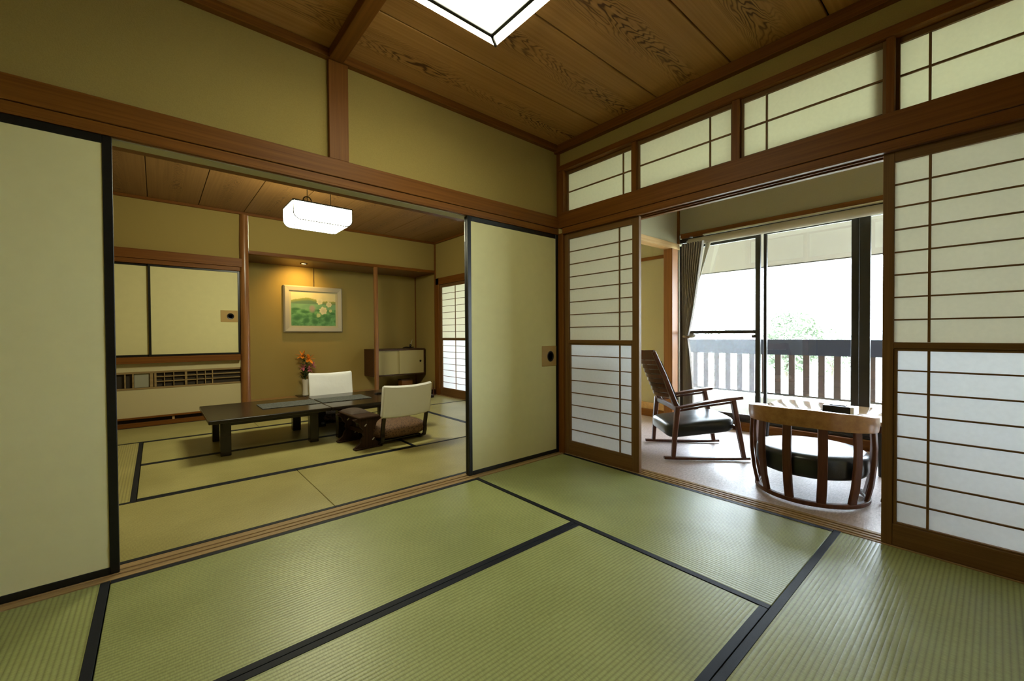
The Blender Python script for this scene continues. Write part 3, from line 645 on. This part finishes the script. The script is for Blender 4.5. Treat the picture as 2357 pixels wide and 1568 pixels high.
B().tube([(.035, 0, .06), (.05, 0, .11), (.07, 0, .155)], .006, 6, scale=[1, .8, .3], upv=Vector((0, 1, 0))).obj('feather', plain('pale_feather', (.55, .52, .42), .7), og, True)
sb = thing('wooden_box', 'small brown wooden box on the alcove floor below the wall cupboard', 'box', (3.30, 6.72, .0835))
bx('body', WX, sb, -.10, .10, -.07, .07, 0, .13, .003); bx('lid', DK, sb, -.104, .104, -.074, .074, .1305, .15, .003)
st = thing('corner_telephone_stand', 'thin brown stick standing in the corner beside the far paper screen', 'stick', (3.50, 6.10, .002))
B().tube([(0, 0, 0), (.004, .004, .12), (.014, .008, .24)], .012, 8, scale=[1.2, .9, .5], upv=Vector((0, 1, 0))).obj('shaft', TEAK, st, True)
B().lathe([(0, 0), (.035, 0), (.035, .012), (.012, .018), (0, .018)], seg=18).obj('foot', TEAK, st, True)
st.name = 'wooden_stick'
wb = thing('small_case', 'small dark case with pale top on the mat by the far paper screen', 'case', (3.30, 5.95, .002))
bx('body', LACQ, wb, -.07, .07, -.09, .09, 0, .045, .006); bx('lid', LACQ, wb, -.066, -.020, -.095, .095, .046, .075, .01); bx('pale_label', WHITE, wb, 0, .055, -.05, .05, .0452, .048, .001)

# ------------------------------------------------------------------ low tables
def low_table(x0, x1, label):
    y0, y1 = 4.06, 4.99
    t = thing('low_table', label, 'table', ((x0 + x1) / 2, (y0 + y1) / 2, .002), group='joined low tables'); W = (x1 - x0) / 2; Dp = (y1 - y0) / 2
    top = B().box(-W + .001, W - .001, -Dp, Dp, .292, .325, .006, seg=2).obj('tabletop', DARKW, t)
    for sy in (-1, 1): bx('apron', DARKW, t, -W + .10, W - .10, sy * (Dp - .10) - .012, sy * (Dp - .10) + .012, .255, .2915, .002)
    for sx in (-1, 1):
        for sy in (-1, 1):
            cx, cy = sx * (W - .125), sy * (Dp - .145); bx('leg', DARKW, t, cx - .038, cx + .038, cy - .038, cy + .038, 0, .291, .004)
    return t
low_table(.305, 1.245, 'left one of two joined dark lacquered low tables')
low_table(1.248, 2.188, 'right one of two joined dark lacquered low tables, by the floor chairs')
RUN = brocade('grey_patterned_runner', (.025, .028, .026), (.075, .08, .075), 60)
for a, b, lab in ((.735, 1.238, 'grey patterned table runner on the left low table'), (1.258, 1.76, 'grey patterned table runner on the right low table')):
    tag(B().box(a, b, 4.38, 4.70, .3275, .333, .002).obj('table_runner', RUN), lab, 'table runner', 'runners on the low tables')
tag(B().box(1.90, 1.99, 4.60, 4.66, .3275, .342, .004).obj('remote_control', LACQ), 'small black remote on the right end of the low tables', 'remote')

# ------------------------------------------------------------------ legless floor chairs
BROC = brocade('brown_brocade', (.055, .024, .012), (.14, .072, .034), 60)
BROC2 = brocade('mauve_brocade', (.03, .018, .02), (.12, .08, .085), 42)
def floor_chair(label, loc, rz):
    c = thing('floor_chair', label, 'floor chair', loc, rz, group='floor chairs at the low tables')
    for s_ in (-1, 1):
        x = s_ * .222
        pts = [(x, .30, .045), (x, .20, .018), (x, 0, .014), (x, -.09, .016), (x, -.135, .04), (x, -.15, .085), (x, -.150, .14), (x, -.178, .27), (x * .98, -.215, .515)]
        B().bar(pts, .026, .034, upv=Vector((1, 0, 0))).obj('frame_rail', DARKW, c, True)
    bx('seat_board', DARKW, c, -.205, .205, -.10, .30, .03, .045, .004)
    bx('crossbar', DARKW, c, -.21, .21, -.205, -.190, .28, .31, .003)
    def back(u, v):
        a = u * 2 * math.pi; ca, sa = math.cos(a), math.sin(a); sq = (abs(ca) ** 7 + abs(sa) ** 7) ** (-1 / 7)
        t_ = (1 - math.cos(math.pi * v)) / 2 if 0 < v < 1 else v
        cap = min(1.0, (min(v, 1 - v) / .06) ** .5) if 0 < v < 1 else 0.0
        x = .249 * ca * sq * (.965 + .035 * cap); z = .252 + .292 * v
        y = -.178 - .040 * v - .024 * math.cos(x / .249 * math.pi / 2) + .033 * sa * sq * cap
        return Vector((x, y + .004 * noise.noise(Vector((x * 9, v * 3, sa))), z + .014 * (x / .249) ** 2 * (1 if v > .5 else .6)))
    B().grid(back, 56, 22, closed_u=True).obj('white_cover', WHITE, c, True)
    return c
floor_chair('floor chair with white back cover seen from behind, nearest the viewer', (1.735, 3.735, .002), R(5))
floor_chair('floor chair with white back cover beyond the tables, facing the viewer', (1.605, 5.08, .002), R(178))
def cushion(label, loc, rz, mat, w=.27, h=.075):
    def fn(u, v):
        a = u * 2 * math.pi; ph = (v - .5) * math.pi
        ca, sa = math.cos(a), math.sin(a); sq = (abs(ca) ** 4 + abs(sa) ** 4) ** -.25
        rr_ = math.cos(ph) ** .35 if abs(v - .5) < .499 else 0
        return Vector((w * ca * sq * rr_, w * sa * sq * rr_, h * (1 + math.copysign(abs(math.sin(ph)) ** .8, math.sin(ph)))))
    o = B().grid(fn, 40, 13, closed_u=True).obj('floor_cushion', mat, smooth=True); o.location = loc; o.rotation_euler = (0, 0, rz)
    return tag(o, label, 'cushion', 'cushions on the floor chairs')
cushion('brown patterned floor cushion on the near floor chair', (1.735, 3.84, .048), R(5), BROC, .275, .068)
cushion('mauve patterned floor cushion on the far floor chair', (1.60, 4.99, .048), R(0), BROC2, .24, .05)

# carved armrest
ar = thing('armrest', 'dark carved wooden armrest left of the near floor chair', 'armrest', (1.405, 3.815, .002), R(3))
hg = []
for k in range(21):
    z = .012 + .255 * k / 20; q = (k / 20 - .48); wv = .045 + .33 * q * q + .006 * math.sin(k * 1.4); hg.append((wv, z))
poly = [(a, z) for a, z in hg] + [(-a, z) for a, z in hg[::-1]]
AW = wood('dark_carved_wood', (.022, .010, .006), (.045, .02, .011), 'z')
for sy, nm in ((-.19, 'end_panel'), (.19, 'end_panel')):
    e = B().prism(poly, 'y', sy - .014, sy + .014).obj(nm, AW, ar)
    for dx, dz in ((-.035, .20), (.035, .07)):
        B().tube([(dx, sy - .0155, dz), (dx + .018, sy - .0155, dz + .018)], .005, 6).obj('hole_spot', plain('pale_hole_spot', (.5, .46, .38), .5) if 'pale_hole_spot' not in bpy.data.materials else bpy.data.materials['pale_hole_spot'], e)  # pale rods stand in for the bright spots of pierced holes
bx('foot_bar', AW, ar, -.125, .125, -.22, -.16, 0, .014, .003); bx('foot_bar', AW, ar, -.125, .125, .16, .22, 0, .014, .003)
bx('stretcher', AW, ar, -.012, .012, -.18, .18, .11, .15, .003)
bx('top_board', AW, ar, -.10, .10, -.235, .235, .268, .288, .006)
B().grid(lambda u, v: Vector((-.085 + .17 * u, -.05 + .28 * v, .289 + .03 * (math.sin(math.pi * min(1, max(0, u))) * math.sin(math.pi * v)) ** .4)), 12, 16, .002).obj('pad', plain('brown_pad', (.05, .03, .02), .8), ar, True)

# ------------------------------------------------------------------ veranda shell
struct('wall_window_head', PLASW, 'plaster above the veranda windows', 'wall', 4.60, 4.68, -1.4, 6.3, 2.135, 2.65, bev=0)
struct('wall_window_side', PLASW, 'plaster wall seen through the opening at the veranda end', 'wall', 4.60, 4.68, 2.40, 3.3, .0, 2.135, bev=0)
struct('trim_29', WY, 'brown wood lintel over the veranda windows', 'beam', 4.565, 4.64, -1.4, 2.36, 2.085, 2.135)
struct('trim_30', WY, 'wooden base board under the veranda windows', 'sill', 4.555, 4.72, -1.4, 6.3, -.03, .082)
struct('wall_end', PLASW, 'plaster at the end of the veranda above the opening', 'wall', 3.60, 4.60, 2.405, 2.47, 2.03, 2.60, bev=0)
struct('trim_31', HINX, 'pale wood lintel of the opening at the veranda end', 'beam', 3.60, 4.60, 2.385, 2.49, 1.965, 2.03)
struct('trim_32', wood('orange_post', (.19, .078, .024), (.27, .115, .038), 'z'), 'orange brown post beside the grey curtain', 'post', 4.43, 4.555, 2.385, 2.49, -.01, 1.965)
struct('trim_33', WZ, 'thin dark corner strip above the orange post', 'post', 4.575, 4.60, 2.38, 2.405, 2.03, 2.6)
struct('baseboard_end', HINX, 'pale baseboard along the wall beyond the veranda opening', 'baseboard', 4.57, 4.60, 2.49, 3.3, .083, .16)
struct('trim_34', WY, 'thin wood strip across the wall beyond the veranda opening', 'rail', 4.585, 4.60, 2.49, 3.3, 1.90, 1.94)
struct('ceiling_veranda', PLASW, 'plaster ceiling of the veranda', 'ceiling', 2.6, 4.7, -1.5, 6.4, 2.62, 2.66, bev=0)
struct('wall_veranda_rear', PLASW, 'veranda wall behind the viewer', 'wall', 2.6, 4.7, -1.5, -1.4, -.05, 2.62, bev=0)
struct('wall_veranda_far', PLASW, 'far end wall of the veranda passage', 'wall', 3.66, 4.7, 6.3, 6.4, -.05, 2.62, bev=0)
struct('trim_35', WY, 'lower window frame sill in dark bronze', 'sill', 4.60, 4.70, -1.4, 2.40, .083, .108)
bpy.data.objects['trim_35'].data.materials[0] = ALU
struct('trim_36', ALU, 'bronze window head rail hidden behind the blind', 'rail', 4.60, 4.70, -1.4, 2.40, 2.034, 2.084)

def sash(n, label, x, y0, y1, sl, sr, transom=None, low=GLASS):
    d = thing('window_%d' % n, label, 'window', (x, (y0 + y1) / 2, .108), kind='structure'); W = (y1 - y0) / 2; H = 1.925 if n != 5 else 1.90
    bx('stile', ALU, d, 0, .03, W - sl, W, 0, H, .002); bx('stile', ALU, d, 0, .03, -W, -W + sr, 0, H, .002)
    bx('rail', ALU, d, 0, .03, -W + sr, W - sl, H - .045, H, .002); bx('rail', ALU, d, 0, .03, -W + sr, W - sl, 0, .05, .002)
    if transom:
        bx('rail', ALU, d, .002, .028, -W + sr, W - sl, transom - .017, transom + .017, .002)
        bx('glass_pane', GLASS, d, .013, .017, -W + sr, W - sl, transom + .017, H - .045, 0); bx('glass_pane', low, d, .013, .017, -W + sr, W - sl, .05, transom - .017, 0)
    else: bx('glass_pane', GLASS, d, .013, .017, -W + sr, W - sl, .05, H - .045, 0)
    return d
sash(5, 'left veranda window with hazy lower pane beside the curtain', 4.612, 1.548, 2.39, .04, .045, .908, FROST)
sash(6, 'clear veranda window between the two dark uprights', 4.650, .775, 1.53, .028, .06)
sash(7, 'veranda window right of the wide dark upright', 4.612, -.05, .775, .075, .04)
sash(8, 'veranda window hidden behind the right paper screen', 4.650, -.85, -.03, .04, .04)
bx('latch', IRON, bpy.data.objects['window_5'], -.014, .0, 1.575 - 1.969, 1.622 - 1.969, .847, .877, .003)

# blind, rail, curtain
bl = thing('roller_blind', 'rolled up beige blind above the veranda windows', 'blind', (4.535, 0, 2.015))
B().tube([(0, 2.24, 0), (0, -1.2, 0)], .040, 20, upv=Vector((0, 0, 1))).obj('fabric_roll', plain('beige_blind', (.50, .45, .35), .8), bl, True)
B().tube([(0, 2.26, 0), (0, 2.241, 0)], .026, 16).obj('end_cap', WHITE, bl, True)
cr = thing('curtain_rail', 'cream curtain rail under the veranda lintel', 'curtain rail', (4.53, 0, 2.066))
bx('track', plain('cream_rail', (.75, .70, .55), .3), cr, -.018, .018, -1.2, 2.08, 0, .014, .003)
bx('bracket', STEEL, cr, -.01, .01, 2.20, 2.23, 0, .014, .002)
cu = thing('curtain', 'grey pleated curtain tied back beside the orange post', 'curtain', (4.46, 2.26, 0))
CURT = plain('grey_curtain', (.34, .30, .27), .85, .15, bump=.15, bscale=120)
def curt(u, v):
    z = .03 + 1.965 * (1 - v); zt = .97
    if z > zt: k = (z - zt) / (1.995 - zt); wd = .055 + .195 * k ** .75; lf = .06 - .06 * min(1, k * 1.3)
    else: k = (zt - z) / zt; wd = .055 + .065 * min(1, k * 1.6) ** .7; lf = .06
    pl = math.sin(u * 2 * math.pi * 9 + .6 * math.sin(3 * v)) * (.016 + .012 * (wd / .25))
    return Vector((pl, .03 - lf * .3 - wd * u, z))
B().grid(curt, 110, 40, .0015).obj('drape', CURT, cu, True)
B().tube([(.05 * math.cos(a), -.01 - .045 + .055 * math.sin(a), .975 + .012 * math.cos(a)) for a in [2 * math.pi * i / 24 for i in range(24)]], .014, 8, closed=True).obj('tieback', plain('taupe_tieback', (.20, .16, .11), .8), cu, True)
sh = thing('sheer_curtain', 'narrow white sheer hanging beside the grey curtain', 'curtain', (4.52, 2.04, 0))
B().grid(lambda u, v: Vector((.004 * math.sin(u * 20), .008 - .055 * u * (1 - v * .92) + .075 * v, 1.985 - .40 * v)), 20, 12, .001).obj('drape', plain('white_sheer', (.72, .70, .60), .9), sh, True)

# ------------------------------------------------------------------ balcony and outdoors
CONC = plain('pale_concrete', (.62, .61, .57), .85, .2, var=.06, bscale=6)
struct('floor_balcony', CONC, 'pale concrete balcony floor outside the windows', 'floor', 4.72, 6.15, -6, 9, -.2, -.05, bev=0)
struct('trim_37', plain('beige_soffit', (.36, .33, .28), .85, .2), 'beige eave fascia hanging over the balcony', 'fascia', 6.15, 6.35, -8, 12, 1.885, 2.75, bev=0)
struct('ceiling_balcony', bpy.data.materials['beige_soffit'], 'beige underside of the balcony above', 'ceiling', 4.68, 6.15, -8, 12, 2.68, 2.75, bev=0)
bpy.data.objects['trim_37']['label'] = 'beige eave fascia hanging over the balcony railing'
tag(B().box(6.15, 6.17, -8, 12, 1.872, 1.884, .001).obj('trim_38', ALU), 'thin dark edge strip along the bottom of the eave', 'edge strip', kind='structure')
ral = thing('balcony_railing', 'balcony railing with slate blue top board and brown slats', 'railing', (5.8, 0, 0))
bx('top_board', plain('slate_blue_board', (.016, .019, .034), .5), ral, 0, .04, -5, 8, .735, .922, .004)
bx('bottom_bar', ALU, ral, 0, .04, -5, 8, .235, .258, .003)
sm_ = None
SL = plain('brown_slat', (.052, .031, .024), .6, var=.15, bscale=8)
for k in range(-16, 30):
    y = 1.162 + .1472 * k
    if sm_ is None:
        o = B().box(0, .025, -.0325, .0325, .255, .74, .003).obj('slat', SL, ral); sm_ = o.data
    else:
        o = bpy.data.objects.new('slat', sm_); COL.objects.link(o); o.parent = ral
    o.location = (.008, y, 0)
struct('wall_balcony_curb', CONC, 'low pale concrete curb under the balcony railing', 'wall', 5.72, 5.92, -5, 8, -.05, .20, bev=.005)
gr = tag(B().box(-60, 160, -110, 110, -6.4, -6.2).obj('ground', plain('pale_ground', (.42, .44, .36), .95, .1, var=.15, bscale=.05)), 'pale ground far below the balcony', 'ground', kind='structure')
LF2 = plain('pale_tree_leaf', (.105, .135, .080), .7, .2)
BARK = plain('grey_bark', (.10, .08, .06), .9)
def tree(name, label, x, y, zt, rad, hh, nl, seed):
    t = thing(name, label, 'tree', (x, y, -6.2), group='trees beyond the balcony'); rr_ = random.Random(seed); top = zt + 6.2
    B().tube([(0, 0, 0), (.05, .05, top * .5), (0, 0, top - hh * .5)], .16, 8, scale=[1, .7, .3], upv=Vector((0, 1, 0))).obj('trunk', BARK, t, True)
    for k in range(7):
        a = rr_.random() * 6.28; e = rr_.random()
        B().tube([(0, 0, top - hh * (1.1 - .5 * e)), (rad * .7 * math.cos(a), rad * .7 * math.sin(a), top - hh * (.8 - .55 * e))], .03, 5, scale=[1, .3], upv=Vector((0, 1, .3))).obj('branch', BARK, t)
    b = bmesh.new()
    for k in range(nl):
        while True:
            p = Vector((rr_.uniform(-1, 1), rr_.uniform(-1, 1), rr_.uniform(-1, 1)))
            if p.length < 1 and p.length > rr_.random() * .7: break
        n_ = noise.noise(p * 2.2 + Vector((seed, 0, 0)))
        if n_ < -.12: continue
        c = Vector((p.x * rad, p.y * rad, top - hh * .5 + p.z * hh * .5)); s_ = rr_.uniform(.05, .10)
        d1 = Vector((rr_.uniform(-1, 1), rr_.uniform(-1, 1), rr_.uniform(-1, 1))).normalized(); d2 = d1.orthogonal().normalized()
        vs = [b.verts.new(c + d1 * s_), b.verts.new(c + d2 * s_ * .45), b.verts.new(c - d1 * s_), b.verts.new(c - d2 * s_ * .45)]; b.faces.new(vs)
    q = B(); q._add(b); o = q.obj('foliage', LF2, t, kind='stuff')
    return t
tree('garden_tree', 'pale green tree beyond the balcony railing, left of the wide upright', 16, 4.55, 1.85, 1.0, 2.2, 5200, 3)
tree('garden_tree', 'fainter pale tree seen through the left veranda window', 19, 8.0, 1.5, 1.5, 2.6, 2200, 5)
tree('garden_tree', 'small pale treetop near the wide upright of the windows', 18, 3.7, 1.15, .8, 1.6, 1200, 9)

# ------------------------------------------------------------------ rocking chairs
def rocking_chair(label, loc, rz):
    # local: +x forward, +y to the far (left) side; origin at rear end of the right runner on the carpet
    c = thing('rocking_chair', label, 'rocking chair', loc, rz, group='rocking chairs on the veranda'); Wd = .555
    for v in (0, Wd):
        pts = [(-.005, v, .016), (.1, v, .012), (.33, v, .010), (.55, v, .012), (.655, v, .016)]
        B().bar(pts, .034, .020).obj('runner', TEAK, c, True)
        B().bar([(.066, v, .018), (.078, v, .20), (.098, v, .42)], .034, .040, upv=Vector((0, 1, 0)), scale=[.85, 1.0, 1.15]).obj('rear_leg', TEAK, c, True)
        B().bar([(.610, v, .018), (.563, v, .274), (.525, v, .482)], .034, .042, upv=Vector((0, 1, 0)), scale=[.85, 1.0, 1.1]).obj('front_leg', TEAK, c, True)
        B().bar([(.085, v, .410), (.30, v, .452), (.46, v, .480), (.59, v, .496)], .060, .022, scale=[.7, .95, 1.1, 1.0]).obj('arm', TEAK, c, True)
        B().bar([(.095, v, .386), (.30, v, .425), (.52, v, .458)], .016, .016).obj('arm_rail', TEAK, c, True)
    ins = .045
    for v in (ins, Wd - ins):
        B().bar([(.120, v, .385), (.085, v, .46), (.010, v, .66), (-.075, v, .855)], .036, .046, upv=Vector((0, 1, 0)), scale=[1.1, 1.05, .95, .85]).obj('back_post', TEAK, c, True)
    B().bar([(.098, 0, .40), (.112, Wd / 2, .395), (.098, Wd, .40)], .026, .04).obj('back_crossbar', TEAK, c, True)
    for k in range(10):
        f_ = k / 9; z = .50 + .345 * f_; u = .072 - .142 * f_; bow = .07
        B().bar([(u, ins, z), (u - bow * .75, ins + .13, z - .006), (u - bow, Wd / 2, z - .008), (u - bow * .75, Wd - ins - .13, z - .006), (u, Wd - ins, z)], .014, .033 if k < 9 else .05).obj('back_slat', TEAK, c, True)
    def pad(u, v):
        f_ = v; z = .47 + .31 * f_; uu = .100 - .132 * f_; yy = ins + .01 + (Wd - 2 * ins - .02) * u
        return Vector((uu - .020 * math.sin(math.pi * u) + .022, yy, z))
    B().grid(pad, 14, 12, .022).obj('back_pad', LEATH, c, True)
    # seat: thick cushion sloping backwards
    def seat(u, v):
        a = u * 2 * math.pi; ph = (v - .5) * math.pi; ca, sa = math.cos(a), math.sin(a); sq = (abs(ca) ** 8 + abs(sa) ** 8) ** -.125
        rr_ = math.cos(ph) ** .22 if abs(v - .5) < .499 else 0
        x = .30 + .265 * ca * sq * rr_; y = Wd / 2 + (Wd / 2 - .017) * sa * sq * rr_
        z = .238 + .056 * math.copysign(abs(math.sin(ph)) ** .4, math.sin(ph)) + .12 * (x - .30) + .01 * (1 - (2 * (y / Wd) - 1) ** 2)
        return Vector((x, y, z))
    B().grid(seat, 60, 15, closed_u=True).obj('seat_cushion', LEATH, c, True)
    for x, z in ((.09, .19), (.555, .255)): B().bar([(x, 0, z), (x, Wd, z)], .024, .03).obj('seat_rail', TEAK, c, True)
    return c
hd_ = math.atan2(-.692, .722)
rc = rocking_chair('red brown rocking chair with black cushion by the grey curtain', (3.06, 1.71, .0), hd_)
dup(rc, (3.78, -.22, .0), R(90), 'red brown rocking chair mostly hidden behind the right paper screen')

# ------------------------------------------------------------------ tub chair
tc_ = thing('tub_chair', 'round slatted tub chair with black seat seen from behind', 'chair', (3.13, .765, .0), math.atan2(.765, 3.13))
def ringp(a, r, z): return (-r * math.cos(a), -r * math.sin(a), z)   # a = 0 points to the viewer, positive to the right
amax = R(118)
arc = [R(-118 + 236 * i / 40) for i in range(41)]
def railf(i_, prof_r, prof_z):
    return
t = bmesh.new(); rings = []
for i, a in enumerate(arc):
    e = abs(a) / amax; zt = .528 + .034 * math.cos(a) - .02 * max(0, math.sin(a)); hb = .088 + .014 * math.cos(a); wd = .034 + .02 * e ** 2
    sec = [(.318 + wd * .25, zt - hb), (.336, zt - hb * .5), (.334, zt - .004), (.330, zt), (.334 - wd, zt), (.330 - wd, zt - .004), (.326 - wd, zt - hb * .5), (.312 - wd * .4, zt - hb)]
    rings.append([t.verts.new(ringp(a, r_, z_)) for r_, z_ in sec])
for i in range(len(rings) - 1):
    for j in range(8): t.faces.new((rings[i][j], rings[i][(j + 1) % 8], rings[i + 1][(j + 1) % 8], rings[i + 1][j]))
t.faces.new(rings[0]); t.faces.new(rings[-1][::-1]); bmesh.ops.recalc_face_normals(t, faces=t.faces)
q = B(); q._add(t); q.obj('back_rail', TEAKR, tc_, True)
B().bar([ringp(R(-116 + 232 * i / 40), .283, .016) for i in range(41)], .030, .026).obj('base_ring', TEAK, tc_, True)
for deg in (-109, -79, -49.5, -20, 11, 43.5, 72, 102):
    a = R(deg)
    pts = [ringp(a, .283, .02), ringp(a, .304, .12), ringp(a, .317, .24), ringp(a, .320, .34), ringp(a, .314, .46)]
    sd = Vector((math.cos(a), math.sin(a), 0))
    B().bar(pts, .020, .046, upv=Vector((math.sin(a), -math.cos(a), 0))).obj('slat', TEAK, tc_, True)
def seatp(u, v):
    a = u * 2 * math.pi; ph = (v - .5) * math.pi; rr_ = .292 * (math.cos(ph) ** .18 if abs(v - .5) < .499 else 0)
    return Vector((rr_ * math.cos(a), rr_ * math.sin(a), .222 + .072 * math.copysign(abs(math.sin(ph)) ** .4, math.sin(ph))))
B().grid(seatp, 56, 15, closed_u=True).obj('seat_cushion', LEATH, tc_, True)

# coffee table and box behind it
ct = thing('coffee_table', 'glossy topped coffee table beyond the tub chair', 'table', (4.12, .88, .0), 0)
B().box(-.36, .36, -.44, .44, .352, .382, .012, seg=2).obj('tabletop', plain('glossy_tan_top', (.30, .19, .10), .12, .6), ct, True)
bx('apron', TEAK, ct, -.30, .30, -.38, .38, .295, .3515, .004)
for sx in (-1, 1):
    for sy in (-1, 1): B().bar([(sx * .30, sy * .37, .0), (sx * .29, sy * .36, .295)], .05, .05, upv=Vector((0, 1, 0)), scale=[.8, 1]).obj('leg', plain('black_leg', (.012, .011, .012), .4) if 'black_leg' not in bpy.data.materials else bpy.data.materials['black_leg'], ct)
tb = thing('tissue_box', 'black box with pale right side on the coffee table', 'box', (3.99, .79, .3825), R(-4))
bx('body', LACQ, tb, -.06, .06, -.088, .088, 0, .058, .004); bx('side_face', WHITE, tb, -.06, .06, -.110, -.0885, 0, .058, .001); bx('slot', IRON, tb, -.03, .03, -.05, .05, .0585, .064, .002)
